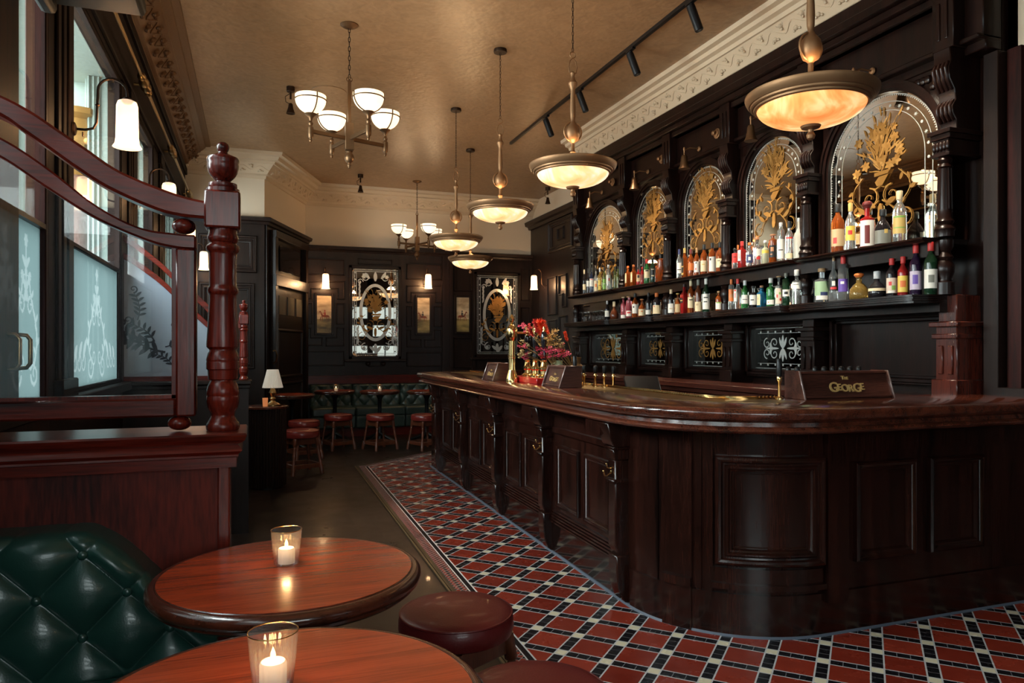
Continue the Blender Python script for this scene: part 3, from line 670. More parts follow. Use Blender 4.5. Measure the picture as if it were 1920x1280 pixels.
for a, b in ((1600, 1712), (1737, 1838)): panel(rp, s_at(a), s_at(b), .33, .80, [(0, 0), (.001, .024), (.010, .032), (.02, .028), (.03, .016), (.04, .016), (.048, .001)])
pbox(rp, s4, BS[-1], 0, .014, .85, .955)
obj('panel_moulding', rp, WD, bar, bev=.004)
for s in SB:       # brass coat hooks on each bracket
    x, y, nx, ny = bpos(s); N = Vector((nx, ny, 0)); T = Vector((ny, -nx, 0)); P = Vector((x, y, .70))+N*.077
    h = MB(); h.lathe([(.013, 0), (.013, .004), (.006, .008), (0, .008)], P+Vector((0, 0, -.01)), 12, axis=N); h.lathe([(.011, 0), (.011, .004), (0, .006)], P+Vector((0, 0, .02)), 12, axis=N)
    h.tube([P+N*.004+Vector((0, 0, -.015)), P+N*.03+Vector((0, 0, -.035)), P+N*.05+Vector((0, 0, -.03)), P+N*.058+Vector((0, 0, -.005))], .005, 8)
    h.tube([P+N*.004+Vector((0, 0, .015)), P+N*.03+Vector((0, 0, .022)), P+N*.036+Vector((0, 0, .045))], .0045, 8); h.ball(P+N*.058, .008); h.ball(P+N*.036+Vector((0, 0, .047)), .007)
    h.v = [tuple(P+(Vector(v)-P)*.78) for v in h.v]
    obj('coat_hook', h, BRASS, bar)
br = MB(); bpth = [bpos(.05+k*.08) for k in range(int((5.95-.05)/.08))]
br.sweep(bpth, [(-.45, ZT), (-.21, ZT), (-.21, ZT+.001), (-.45, ZT+.001)]); bi = obj('brass_inlay', br, OBRASS, bar)
rp = MB(); s = .05
while s < 5.9:
    x, y, nx, ny = bpos(s); rp.tube([(x-nx*.446-ny*.014, y-ny*.446+nx*.014, ZT+.004), (x-nx*.446+ny*.014, y-ny*.446-nx*.014, ZT+.014)], .006, 5); s += .024
obj('rope_edge', rp, BRASS, bi)

# ---------------------------------------------------------------- lettered signs on the bar
def letters(txt, size, ext=.004, off=.012):
    cu = bpy.data.curves.new('lettering', 'FONT'); cu.body = txt; cu.size = size; cu.extrude = ext; cu.offset = off*size; cu.align_x = 'CENTER'
    o = bpy.data.objects.new('lettering', cu); C.objects.link(o); dg = bpy.context.evaluated_depsgraph_get()
    me = bpy.data.meshes.new_from_object(o.evaluated_get(dg)); bpy.data.objects.remove(o); bpy.data.curves.remove(cu)
    mb = MB(); mb.add([tuple(v.co) for v in me.vertices], [tuple(p.vertices) for p in me.polygons]); bpy.data.meshes.remove(me); return mb
SIGNW = wood('sign_wood', (.022, .008, .006), (.095, .032, .022), 'x', .3, .15, stretch=.08, spec=.35)
EDGEM = mat('edge_highlight', (.42, .32, .30), .25, .6)  # pale metallic colour painted as the highlight on the sign edges
SIGNGOLD = mat('gold_sign_letters', (.78, .52, .20), .35, .4)
def bar_sign(label, loc, rz, L_):
    t = thing('bar_sign', label, 'sign', loc, 'lettered signs on the bar'); h = L_/2; H = .15
    side = [(-.085, 0), (.085, 0), (.085, H), (-.035, H)]
    body = MB().prism([(-.07, 0), (.08, 0), (.08, H-.004), (-.022, H-.004)], 'yz', -h+.012, h-.012)
    t.rotation_euler = (0, 0, 0); R = Matrix.Translation(Vector(loc))@Matrix.Rotation(rz, 4, 'Z')
    obj('sign_box', body.moved(R), SIGNW, t)
    for x in (-h, h-.014): obj('side_panel', MB().prism(side, 'yz', x, x+.014).moved(R), SIGNW, t, bev=.004)
    for x in (-h-.001, h-.009): obj('highlight_strip', MB().prism([(-.0865, .001), (-.080, .001), (-.030, H), (-.0365, H)], 'yz', x, x+.010).moved(R), EDGEM, t, bev=.002)  # strips added as the bright highlight down each end panel's front edge
    fu = Vector((0, .05, H)).normalized()          # up the sloping face
    fn_ = Vector((0, -fu.z, fu.y)); o0 = Vector((0, -.07, 0))
    f = lambda u, v, w: o0+Vector((u, 0, 0))+fu*v+fn_*w
    m = MB()
    for v in (.004, .135): m.add([f(-h+.014, v, 0), f(h-.014, v, 0), f(h-.014, v+.018, 0), f(-h+.014, v+.018, 0), f(-h+.014, v+.004, .012), f(h-.014, v+.004, .012), f(h-.014, v+.014, .012), f(-h+.014, v+.014, .012)], [(0, 1, 2, 3), (4, 5, 6, 7), (0, 1, 5, 4), (1, 2, 6, 5), (2, 3, 7, 6), (3, 0, 4, 7)])
    obj('frame_moulding', m.moved(R), SIGNW, t)
    g = MB(); W_ = 0; k = min(1, L_/.5)
    x = -.079*k
    for ch, sz, bl in (('G', .075, -.004), ('E', .052, .002), ('O', .056, -.003), ('R', .054, -.004), ('G', .068, -.006), ('E', .052, .003)):
        l = letters(ch, sz*k); xs = [v[0] for v in l.v]; w = max(xs)-min(xs); l.v = [(v[0]-min(xs)+x, v[1]+(.045+bl*1.2)*k+(.15-k*.15)*.3, v[2]) for v in l.v]; x += w+.0015; g.add(l.v, l.f)
    cx = (max(v[0] for v in g.v)+min(v[0] for v in g.v))/2
    x = cx-.022*k; g2 = MB()
    for ch, sz in (('T', .028), ('H', .02), ('E', .02)):
        l = letters(ch, sz*k); xs = [v[0] for v in l.v]; w = max(xs)-min(xs); l.v = [(v[0]-min(xs)+x, v[1]+.107*k+(.15-k*.15)*.3, v[2]) for v in l.v]; x += w+.002; g2.add(l.v, l.f)
    for q in (g, g2):
        q.v = [tuple(R@f(u-cx, v, w+.004)) for u, v, w in q.v]; obj('gold_lettering', q, SIGNGOLD, t, ang=30)
    return t
bar_sign('long dark sign with gold letters on the right arm of the bar', (2.97, 3.05, ZT), rad(-4), .57)
bar_sign('short gold-lettered sign on the bar in front of the red flowers', (2.03, 4.63, ZT), rad(-92), .34)
bar_sign('short gold-lettered sign left of the tall brass beer tower', (1.935, 5.77, ZT), rad(-92), .32)

# ---------------------------------------------------------------- beer tower, beer engine, taps
bt = thing('beer_tower', 'tall polished brass beer tower with acorn finial on the bar', 'beer tap', (1.95, 5.43, ZT))
L3 = lambda p, c=(1.95, 5.43, ZT), n=28: MB().lathe(p, c, n)
obj('column', L3([(.050, 0), (.050, .015), (.046, .03), (.042, .05), (.034, .075), (.029, .095), (.028, .10), (.028, .19), (.031, .195), (.031, .205), (.028, .21), (.027, .33), (.036, .35), (.042, .36)]), BRASS, bt, ang=24)
obj('head', L3([(.040, .355), (.044, .365), (.044, .42), (.040, .435), (.027, .452), (.012, .465)]), BRASS, bt, ang=24)
obj('finial', L3([(.012, .46), (.016, .468), (.01, .478), (.020, .492), (.022, .508), (.016, .525), (.004, .54)]), BRASS, bt, ang=24)
for k in range(2):
    z = ZT+.395
    obj('tap_arm', MB().tube([(1.985, 5.43-.02*k, z), (2.09+.05*k, 5.42-.05*k, z), (2.12+.05*k, 5.41-.05*k, z-.015), (2.13+.05*k, 5.41-.05*k, z-.07)], .008, 10).lathe([(.012, -.02), (.015, 0), (.012, .03), (.014, .05), (.008, .06)], (2.07+.05*k, 5.42-.04*k, z), 12), BRASS, bt, ang=24)
be = thing('beer_engine', 'beer engine with three black pull handles on a red base', 'beer pump', (2.1, 5.29, ZT))
obj('red_base', MB().box(2.0, 2.2, 5.02, 5.58, ZT, ZT+.045), mat('red_lacquer', (.45, .012, .012), .25, coat=.5), be, bev=.004)
for y in (5.47, 5.30, 5.12):
    c = (2.1, y, ZT+.045)
    pb_ = obj('pump_base', L3([(.05, 0), (.05, .012), (.03, .025), (.028, .05), (.034, .06), (.034, .075), (.026, .09), (.022, .115), (.026, .125), (.02, .135)], c, 20), BRASS, be, ang=24)
    obj('pull_handle', L3([(.017, .13), (.021, .15), (.018, .18), (.017, .22), (.024, .28), (.025, .31), (.020, .345), (.014, .352)], c, 18), mat('black_lacquer', (.012, .012, .014), .12, coat=.8), be)
    obj('brass_tip', L3([(.015, .35), (.01, .365), (.013, .375), (.006, .395)], c, 14), BRASS, pb_)
def draught_tap(name, label, loc, h, group=None, tall=False):
    t = thing(name, label, 'tap', loc, group); c = loc
    obj('stem', L3([(.022, 0), (.022, .006), (.009, .012), (.009, h*.4), (.014, h*.45), (.014, h*.55), (.008, h*.6), (.008, h*.72)], c, 14), BRASS, t)
    obj('knob', L3([(.010, h*.62), (.013, h*.66), (.016, h*.85), (.015, h*.95), (.008, h)], c, 14) if not tall else L3([(.010, h*.5), (.015, h*.6), (.015, h), (.012, h+.004)], c, 14), BLACKM, t); return t
lab = 'small black-knobbed tap in the row behind the long sign on the bar'
tp = None
for px in (1478, 1495, 1528, 1545, 1561, 1577, 1593, 1610):
    y = 3.2; x = y*tan(TH+math.atan((px-960)/FP)); loc = Vector((x, y, ZT))
    if tp is None: tp = draught_tap('draught_tap', lab, loc, .168, 'taps behind the long sign')
    else: copy_tree(tp, loc=loc)
draught_tap('draught_tap', 'black-handled brass tap at the left end of the long sign', Vector((3.12*tan(TH+math.atan((1461-960)/FP)), 3.12, ZT)), .21, tall=True)
lab = 'small black-knobbed tap in the row behind the middle gold-lettered sign'
tp = None
for x, y in ((2.22, 4.66), (2.27, 4.58), (2.30, 4.50), (2.34, 4.44)):
    loc = Vector((x, y, ZT))
    if tp is None: tp = draught_tap('draught_tap', lab, loc, .15, 'taps behind the middle sign')
    else: copy_tree(tp, loc=loc)
draught_tap('draught_tap', 'tall black tap handle rising behind the middle gold-lettered sign', Vector((2.24, 4.86, ZT)), .21, tall=True)
draught_tap('draught_tap', 'black tap handle behind the farthest gold-lettered sign', Vector((2.08, 5.84, ZT)), .21, tall=True)
ts = thing('till_screen', 'black tilted till screen behind the bar counter', 'screen', (2.63, 4.55, 0.84))
obj('screen_panel', MB().obox((2.60, 4.50, 1.085), (.115, -.04, 0), (.02, .06, .055), (.004, .012, -.01)), mat('black_plastic', (.012, .012, .013), .3), ts, bev=.006)
obj('screen_stand', MB().tube([(2.63, 4.55, .86), (2.63, 4.55, 1.06)], .02, 10).box(2.53, 2.73, 4.45, 4.65, .84, .87), BLACKM, ts)

# ---------------------------------------------------------------- vases and dried flowers
VX, VY = 2.17, 4.98
gv = thing('ceramic_jug', 'pale green ceramic jug of dried flowers behind the beer pumps', 'vase', (2.13, 5.02, ZT))
obj('jug_body', L3([(.03, 0), (.042, .03), (.045, .08), (.034, .13), (.03, .16), (.034, .175), (.028, .172), (.02, .03)], (2.24, 5.16, ZT), 20), mat('celadon_glaze', (.32, .42, .26), .25, coat=.5), gv)
obj('jug_handle', MB().tube([(2.21, 5.16, ZT+.155), (2.185, 5.165, ZT+.15), (2.175, 5.17, ZT+.11), (2.20, 5.16, ZT+.07)], .006, 8), mat('celadon_glaze', (.32, .42, .26), .25, coat=.5), gv)
bv = thing('bowl_vase', 'round smoked glass vase of dried flowers on the bar', 'vase', (2.37, 5.12, ZT))
obj('vase_body', L3([(.04, 0), (.065, .03), (.075, .08), (.06, .13), (.038, .15), (.038, .18), (.044, .2), (.036, .195), (.032, .15), (.05, .12)], (2.37, 5.12, ZT), 24), mat('smoked_amber_glass', (.22, .12, .05), .08, .3, coat=.6), bv)
FL = {k: mat('dried_'+k, c, .7) for k, c in dict(orange=(.80, .075, .012), red=(.55, .02, .02), pink=(.68, .07, .15), gold=(.48, .26, .06), straw=(.50, .38, .18), stalk=(.22, .13, .04)).items()}
rn = random.Random(3)
def leafy(mb, base, tip, n, l, w, r=rn):
    base, tip = Vector(base), Vector(tip)
    for i in range(n):
        p = base.lerp(tip, r.random()); d = Vector((r.uniform(-1, 1), r.uniform(-1, 1), r.uniform(-.1, 1))).normalized()
        sd = d.orthogonal().normalized()*w; mb.add([p, p+d*l*.5+sd, p+d*l, p+d*l*.5-sd, p+d*l*.5+d.cross(sd).normalized()*w*.4], [(0, 1, 4), (1, 2, 4), (2, 3, 4), (3, 0, 4)])
def bouquet(label, base, items):
    t = thing('dried_bouquet', label, 'flowers', base, None); B = Vector(base); st = MB()
    for kind, col, px, py, y, sz in items:
        p = at_y(px, py, y); st.tube([B, B.lerp(p, .6)+Vector((0, 0, .03)), p], .0025, 5); mb = MB()
        ax = (p-B).normalized()
        if kind == 'plume': leafy(mb, p-ax*sz*.9, p+ax*sz*.5, 520, sz*.5, .0042)
        elif kind == 'tail': leafy(mb, p-ax*sz*.6, p+ax*sz*.6, 160, sz*.3, .004)
        elif kind == 'blossom':
            for _ in range(9):
                q = p+Vector((rn.gauss(0, sz*.5), rn.gauss(0, sz*.5), rn.gauss(0, sz*.5)))
                for a in range(5):
                    d = Vector((cos(a*1.257)*.9, -.5, sin(a*1.257)*.9)).normalized(); sd = d.orthogonal().normalized()*sz*.2; mb.add([q, q+d*sz*.3+sd, q+d*sz*.5, q+d*sz*.3-sd], [(0, 1, 2, 3)])
        else: leafy(mb, p-ax*sz, p+ax*sz*.3, 26, sz*.35, sz*.08)
        obj({'plume': 'plume', 'tail': 'foxtail', 'blossom': 'blossom', 'leaf': 'leaf_spray'}[kind], mb, FL[col], t)
    obj('stems', st, FL['stalk'], t)
Y1, Y2 = 5.16, 5.12
bouquet('bouquet with a tall orange plume and pink blossoms in the green jug', (2.24, 5.16, ZT+.06),
        [('plume', 'orange', 1017, 615, Y1, .10), ('plume', 'red', 1008, 612, Y1+.05, .08), ('leaf', 'gold', 1007, 632, Y1-.03, .08), ('blossom', 'pink', 981, 612, Y1+.1, .035), ('blossom', 'red', 990, 618, Y1+.1, .035), ('tail', 'red', 997, 625, Y1+.05, .05), ('leaf', 'straw', 980, 640, Y1, .07), ('leaf', 'gold', 976, 645, Y1+.1, .06), ('blossom', 'pink', 982, 650, Y1, .03), ('blossom', 'straw', 979, 663, Y1-.02, .04), ('blossom', 'pink', 1013, 656, Y1-.05, .035), ('blossom', 'pink', 985, 668, Y1-.02, .03), ('leaf', 'gold', 1030, 632, Y1-.05, .07)])
bouquet('bouquet with gold heads and an orange foxtail in the smoked vase', (2.37, 5.12, ZT+.06),
        [('tail', 'orange', 1061, 631, Y2, .06), ('blossom', 'gold', 1035, 628, Y2, .05), ('blossom', 'gold', 1030, 640, Y2-.04, .045), ('leaf', 'straw', 1044, 632, Y2, .10), ('leaf', 'stalk', 1040, 640, Y2, .10), ('blossom', 'pink', 1030, 656, Y2-.05, .045), ('blossom', 'pink', 1045, 660, Y2-.04, .035), ('blossom', 'pink', 1055, 664, Y2-.02, .04), ('blossom', 'red', 1050, 656, Y2+.03, .04), ('blossom', 'red', 1022, 662, Y2, .04)])
# ---------------------------------------------------------------- back bar: columns, arched mirrors, shelves
CY = [8.28, 7.07, 6.16, 5.226, 4.27, 3.135]; CX = 3.88; MX = 3.955
ZU, ZL, ZB = 2.0, 1.66, 1.06
bb = thing('back_bar', 'tall carved dark wood back bar with arched mirrors and bottle shelves', 'back bar', (4.0, 5.7, 0))
GLOSSW = WBK
panel_ = MB().box(4.06, 4.11, 2.95, 8.35, 0, 3.45)
obj('back_board', panel_, GLOSSW, bb)
fz = MB().box(3.91, 4.06, 2.95, 8.35, 3.12, 3.45).box(3.80, 4.06, 2.95, 8.35, 3.45, 3.50).box(3.76, 4.06, 2.95, 8.35, 3.50, 3.56).box(3.80, 4.06, 2.95, 8.35, 3.56, 3.66).box(3.93, 4.06, 2.95, 8.35, 3.06, 3.12).box(3.87, 4.06, 2.95, 8.35, 3.11, 3.14)
fz.box(3.84, 4.06, 2.95, 8.35, 3.40, 3.45)
obj('frieze', fz, GLOSSW, bb, bev=.006)
# work counter below
wc = MB().box(3.42, 4.06, 2.95, 8.35, 1.02, ZB).box(3.46, 4.06, 2.95, 8.35, .98, 1.02).box(3.5, 4.06, 2.95, 8.35, 0, .98)
obj('work_counter', wc, wood('work_counter_wood', (.022, .006, .004), (.070, .018, .011), 'y', .25, .4, stretch=.05), bb, bev=.004)
for k in range(9):
    y = 3.1+.6*k; obj('cupboard_door', MB().box(3.485, 3.5, y, y+.54, .1, .92), WD, bb, bev=.004)
for i, y in enumerate(CY):
    b = 1.18 if i in (5,) else 1
    # lower pilaster: stepped block with two sunk flutes, on the counter
    p = MB().box(3.83, 4.06, y-.085, y+.085, ZB, ZB+.1).box(3.85, 4.06, y-.07, y+.07, ZB, 1.50).box(3.83, 4.06, y-.085, y+.085, 1.40, 1.43).box(3.82, 4.06, y-.095, y+.095, 1.47, 1.50).box(3.86, 4.06, y-.06, y+.06, 1.50, ZL)
    for d in (-.032, .032): p.box(3.838, 3.85, y+d-.016, y+d+.016, 1.19, 1.36)
    pil = obj('pilaster', p, wood('end_pilaster_wood', (.03, .006, .004), (.11, .020, .011), 'z', .24, .5) if i == 5 else GLOSSW, bb, bev=.005)
    c = (3.84, y, 0)
    lo = MB().lathe([(.055, ZL), (.055, ZL+.07), (.04, ZL+.075), (.036, ZL+.09), (.05, ZL+.13), (.052, ZL+.17), (.036, ZL+.2), (.045, ZL+.22), (.03, ZL+.25), (.045, ZL+.28), (.045, ZU-.02)], c, 20)
    obj('turned_post', lo, GLOSSW, bb)
    sh = MB().lathe([(.05, ZU), (.05, ZU+.03), (.056, ZU+.045), (.05, ZU+.06), (.04, ZU+.07), (.05, ZU+.09), (.038, ZU+.11), (.040, ZU+.16), (.034, ZU+.40), (.042, ZU+.41), (.03, ZU+.43), (.04, ZU+.45), (.032, ZU+.47)], c, 20)
    for k in range(10): a = k*.628; sh.tube([(c[0]+.037*cos(a), y+.037*sin(a), ZU+.16), (c[0]+.032*cos(a), y+.032*sin(a), ZU+.40)], .006, 5)
    obj('column', sh, GLOSSW, bb)
    ca = MB().box(3.80, 4.06, y-.06, y+.06, 2.47, 2.49).box(3.81, 4.06, y-.05, y+.05, 2.49, 2.57).box(3.80, 4.06, y-.065, y+.065, 2.57, 2.60).box(3.785, 4.06, y-.075, y+.075, 2.60, 2.625)
    for k in range(5):
        for q in (-.064, .064): pass
        ca.ball((3.807, y-.045+.022*k, 2.53), (.012, .014, .03), 8, 6)
    obj('capital', ca, GLOSSW, bb, bev=.004)
    # scrolled corbel under the frieze
    pr = [(4.06, 2.625), (3.87, 2.625), (3.865, 2.68), (3.835, 2.72), (3.83, 2.76), (3.86, 2.80), (3.85, 2.86), (3.81, 2.92), (3.80, 2.98), (3.82, 3.02), (3.81, 3.10), (4.06, 3.10)]
    co = MB().prism(pr, 'xz', y-.055, y+.055)
    for k in range(4): co.tube([(3.86, y-.04+.027*k, 2.68), (3.832, y-.04+.027*k, 2.72), (3.827, y-.04+.027*k, 2.76), (3.856, y-.04+.027*k, 2.80)], .012, 6); co.tube([(3.85, y-.04+.027*k, 2.86), (3.81, y-.04+.027*k, 2.92), (3.796, y-.04+.027*k, 2.98), (3.817, y-.04+.027*k, 3.02)], .012, 6)
    obj('corbel', co, GLOSSW, bb, bev=.004)
    fp_ = MB().box(3.82, 4.06, y-.07, y+.07, 3.10, 3.45)
    for d in (-.025, .025): fp_.box(3.812, 3.82, y+d-.012, y+d+.012, 3.16, 3.38)
    obj('frieze_block', fp_, GLOSSW, bb, bev=.004)
# gilded bouquet over an urn, as on the arched mirrors
def bouquet_orn(seed, hgt, wid):
    r = random.Random(seed); o = Orn()
    for _ in range(95):            # sprays of leaves
        a = r.gauss(pi/2, .62); l = hgt*r.uniform(.12, .34)*(1-.25*abs(a-pi/2)); q = hgt*r.uniform(.0, .62); x, y = q*cos(a)*.62, q*sin(a)
        o.leaf(x, y, a+r.uniform(-.5, .5), l, l*.13, r.uniform(-1.1, 1.1))
    for _ in range(17):
        x, y = r.gauss(0, .17)*wid, hgt*r.uniform(.05, .66); o.flower(x, y, wid*.085, r.random()*3)
    for k in range(7):
        a = pi/2+(k-3)*.16+r.uniform(-.08, .08); l = hgt*r.uniform(.62, .95); o.stroke([(0, hgt*.3), (l*cos(a)*.8, l*sin(a))], .005); o.leaf(l*cos(a)*.8, l*sin(a), a+r.uniform(-.5, .5), hgt*.16, hgt*.03, .5); o.flower(l*cos(a)*.62, l*sin(a)*.82, wid*.06, k)
    u = wid*.16                    # urn
    o.poly([(-u*1.2, 0), (u*1.2, 0), (u, -u*.35), (-u, -u*.35)]); o.poly([(-u, -u*.42), (u, -u*.42), (u*.35, -u*1.3), (-u*.35, -u*1.3)])
    for sg in (-1, 1):             # scrolled stand
        o.spiral(sg*u*1.2, -u*2.3, u*1.0, pi/2, 1.3, .009, sg); o.stroke([(0, -u*1.3), (sg*u*.5, -u*1.5), (sg*u*1.2, -u*1.3)], .009)
        pts = [(sg*u*(.2+1.9*sin(k/10*1.7)), -u*(2.6+2.2*k/10)) for k in range(11)]; o.stroke(pts, lambda k: .011-.004*k)
        o.spiral(sg*u*2.6, -u*4.6, u*.9, pi/2, 1.2, .009, -sg); o.leaf(sg*u*.5, -u*3.2, pi/2-sg*.9, u*1.5, u*.5, -sg*.6); o.leaf(sg*u*1.5, -u*3.6, pi/2-sg*1.2, u*1.4, u*.45, sg*.5)
        pts = [(sg*u*(2.0+1.2*sin(k/8*3)), -u*(.2+3*k/8)) for k in range(9)]; o.stroke(pts, .006)
        for k in range(1, 9, 2): o.leaf(pts[k][0], pts[k][1], r.uniform(0, 6), u*.7, u*.35)
    o.leaf(0, -u*4.6, pi/2, u*1.6, u*.5); o.leaf(0, -u*2.9, -pi/2, u*1.1, u*.5)
    return o
MYC = [(CY[i]+CY[i+1])/2 for i in range(5)]
for i in range(5):
    ya, yb = CY[i+1], CY[i]; yc = MYC[i]; hw = (yb-ya)/2-.115; top = 3.04; spr = top-hw
    # arched frame: outer boarding with a hole is made of a swept ring
    arc = [(yc+hw, ZU)]+[(yc+hw*cos(a), spr+hw*sin(a)) for a in [pi*k/32 for k in range(33)]]+[(yc-hw, ZU)]
    fr = MB()
    def ringstrip(d0, d1, x0, x1):
        n = len(arc); pts = []
        for k in range(n):
            a = Vector(arc[max(0, k-1)]); b = Vector(arc[min(n-1, k+1)]); t = (b-a).normalized(); nn = Vector((t.y, -t.x)); pts.append((Vector(arc[k])+nn*d0, Vector(arc[k])+nn*d1))
        V = []; F = []
        for p, q in pts: V += [(x1, p.x, p.y), (x0, p.x, p.y), (x0, q.x, q.y), (x1, q.x, q.y)]
        for k in range(n-1):
            for j in range(4): F.append((k*4+j, k*4+(j+1) % 4, k*4+4+(j+1) % 4, k*4+4+j))
        fr.add(V, F+[(0, 1, 2, 3), tuple(4*(n-1)+j for j in range(4))])
    ringstrip(0, .018, 3.935, 3.97); ringstrip(.018, .045, 3.92, 3.97); ringstrip(.045, .065, 3.91, 3.97)
    # spandrels
    Y0, Y1 = ya+.03, yb-.03; N_ = 32
    for k in range(N_):
        a0, a1 = pi*k/N_, pi*(k+1)/N_; R_ = hw+.05
        q = [(yc+R_*cos(a0), spr+R_*sin(a0)), (yc+R_*cos(a1), spr+R_*sin(a1))]
        cl = lambda p: (min(max(p[0], Y0), Y1), p[1])
        q = [cl(p) for p in q]; fr.add([(3.94, *q[0]), (3.94, *q[1]), (3.94, q[1][0], 3.12), (3.94, q[0][0], 3.12)], [(0, 1, 2, 3)])
    for sg in (-1, 1):             # carved leaf bosses in the spandrels
        for k in range(5): fr.ball((3.937, yc+sg*(hw*.98-.035*k), top-.03-.0*k-.05*(k < 2)), (.02, .028, .028), 8, 5)
    obj('arch_frame', fr, GLOSSW, bb, ang=30)
    mm = MB(); V = [(MX, y, z) for y, z in arc]; mm.add(V, [tuple(range(len(V)))])
    mir = obj('arched_mirror', mm, MIRROR, bb)
    inv = .055; f = lambda u, v, w, yc=yc: (MX-.001-w, yc-u, v)
    e = Orn()
    for d, w in ((.012, .006), (.06, .004), (.115, .004)):
        h2 = hw-d; e.stroke([(-h2, ZU)]+[(h2*-cos(a), spr+h2*sin(a)) for a in [pi*k/28 for k in range(29)]]+[(h2, ZU)], w)
    for k in range(15):
        a = pi*(k+.5)/15; h2 = hw-.088; (e.star if k % 2 else (lambda x, y, r: e.disc(x, y, r*.6)))(-h2*cos(a), spr+h2*sin(a), .017)
    for k in range(5):
        for sg in (-1, 1): (e.star if k % 2 else (lambda x, y, r: e.disc(x, y, r*.6)))(sg*(hw-.088), spr-.05-.1*k, .017)
    for k in range(int(pi*hw/.018)):      # bevelled bead along the rim
        a = k*.018/hw; e.disc(-(hw-.02)*cos(a), spr+(hw-.02)*sin(a), .005, 5)
    for k in range(int((spr-ZU)/.018)):
        for sg in (-1, 1): e.disc(sg*(hw-.02), ZU+.018*k, .005, 5)
    obj('etched_border', e.build(f), ETCH, mir)
    g = bouquet_orn(20+i, .43, min(.46, hw*1.2)); zc = spr-.04 if i < 4 else spr-.06
    obj('gilded_bouquet', g.build(lambda u, v, w, yc=yc, zc=zc: (MX-.001-w, yc-u, zc+v), tilt=.16), GOLDLEAF, mir, ang=5)
    # shelves
    u = MB().sweep([(3.70, ya+.03, -1, 0), (3.70, yb-.03, -1, 0)], [(-.36, ZU-.03), (-.02, ZU-.03), (-.01, ZU-.022), (0, ZU-.02), (.004, ZU-.012), (0, ZU-.002), (-.36, ZU)])
    u.box(3.79, 3.83, ya, yb, ZU-.11, ZU-.03); obj('upper_shelf', u, GLOSSW, bb)
    l = MB(); pts = [(3.76, ya), (3.70, ya+.02), (3.64, ya+.05), (3.625, ya+.1), (3.625, yb-.1), (3.64, yb-.05), (3.70, yb-.02), (3.76, yb)]
    for k, (z0, z1, ins) in enumerate(((ZL-.012, ZL, 0), (ZL-.024, ZL-.014, .006), (ZL-.036, ZL-.026, .0), (ZL-.05, ZL-.038, .012))):
        l.prism([(4.06, ya)]+[(x+ins, y) for x, y in pts]+[(4.06, yb)], 'xy', z0, z1)
    l.box(3.80, 4.06, ya, yb, 1.56, ZL-.05)
    obj('lower_shelf', l, GLOSSW, bb)
    # panel between the shelves: strip mirror (bay five is plain wood)
    if i in (1, 2, 3): obj('strip_mirror', MB().box(4.045, 4.058, ya+.1, yb-.1, ZL+.01, 1.86), MIRROR, bb)
    # lower mirrors / wooden panel
    z0, z1 = 1.17, 1.52; y0, y1 = ya+.14, yb-.14
    fm = MB()
    for d0, d1, x0 in ((0, .02, 3.99), (.02, .045, 3.965), (.045, .06, 3.985)):
        for a in ((y0-d1, y0-d0, z0-d1, z1+d1), (y1+d0, y1+d1, z0-d1, z1+d1), (y0-d1, y1+d1, z0-d1, z0-d0), (y0-d1, y1+d1, z1+d0, z1+d1)): fm.box(x0, 4.06, *a)
    obj('panel_frame', fm, GLOSSW, bb, bev=.003)
    if i < 4:
        lm = obj('etched_mirror', MB().box(4.04, 4.058, y0, y1, z0, z1), mat('silvered_mirror_cool', (.62, .64, .60), .02, 1), bb)
        W2, H2 = (y1-y0)/2, (z1-z0)/2; e = Orn(); e.stroke([(-W2+.03, -H2+.05), (W2-.03, -H2+.05)], .003).stroke([(-W2+.03, H2-.05), (W2-.03, H2-.05)], .003)
        n = int(W2*2/.012)
        for k in range(n):
            for v in (-H2+.01, H2-.01): e.disc(-W2+.006+k*.012, v, .004, 5)
        for k in range(7):
            for v in (-H2+.04, H2-.04): (e.star if k % 2 else (lambda x, y, r: e.disc(x, y, r*.6)))(-W2*.8+W2*1.6*k/6, v, .015)
        obj('etched_border', e.build(lambda u, v, w, c=(y0+y1)/2, z=(z0+z1)/2: (4.039-w, c-u, z+v)), ETCH, lm)
        g = Orn()
        for sg in (-1, 1):
            for sv in (-1, 1):
                g.spiral(sg*.10, sv*.045, .05, -sv*pi/2, 1.25, .010, sg*sv); g.spiral(sg*.19, sv*.04, .045, sv*pi/2, 1.2, .009, -sg*sv)
                g.leaf(0, 0, (0 if sg > 0 else pi)+sv*sg*.9, .1, .025, sg*sv*.5); g.leaf(sg*.15, 0, sv*pi/2, .05, .02)
            g.leaf(sg*.05, 0, 0 if sg > 0 else pi, .16, .02)
        g.leaf(0, .0, pi/2, .11, .03); g.leaf(0, 0, -pi/2, .11, .03); sc = W2/.31*.92
        g.p = [[(u*sc, v*sc) for u, v in q] for q in g.p]
        obj('gilded_scroll', g.build(lambda u, v, w, c=(y0+y1)/2, z=(z0+z1)/2: (4.0385-w, c-u, z+v)), GOLDLEAF if i < 3 else ETCH, lm)
    else: obj('wood_panel', MB().box(4.04, 4.058, y0, y1, z0, z1), WBK, bb)
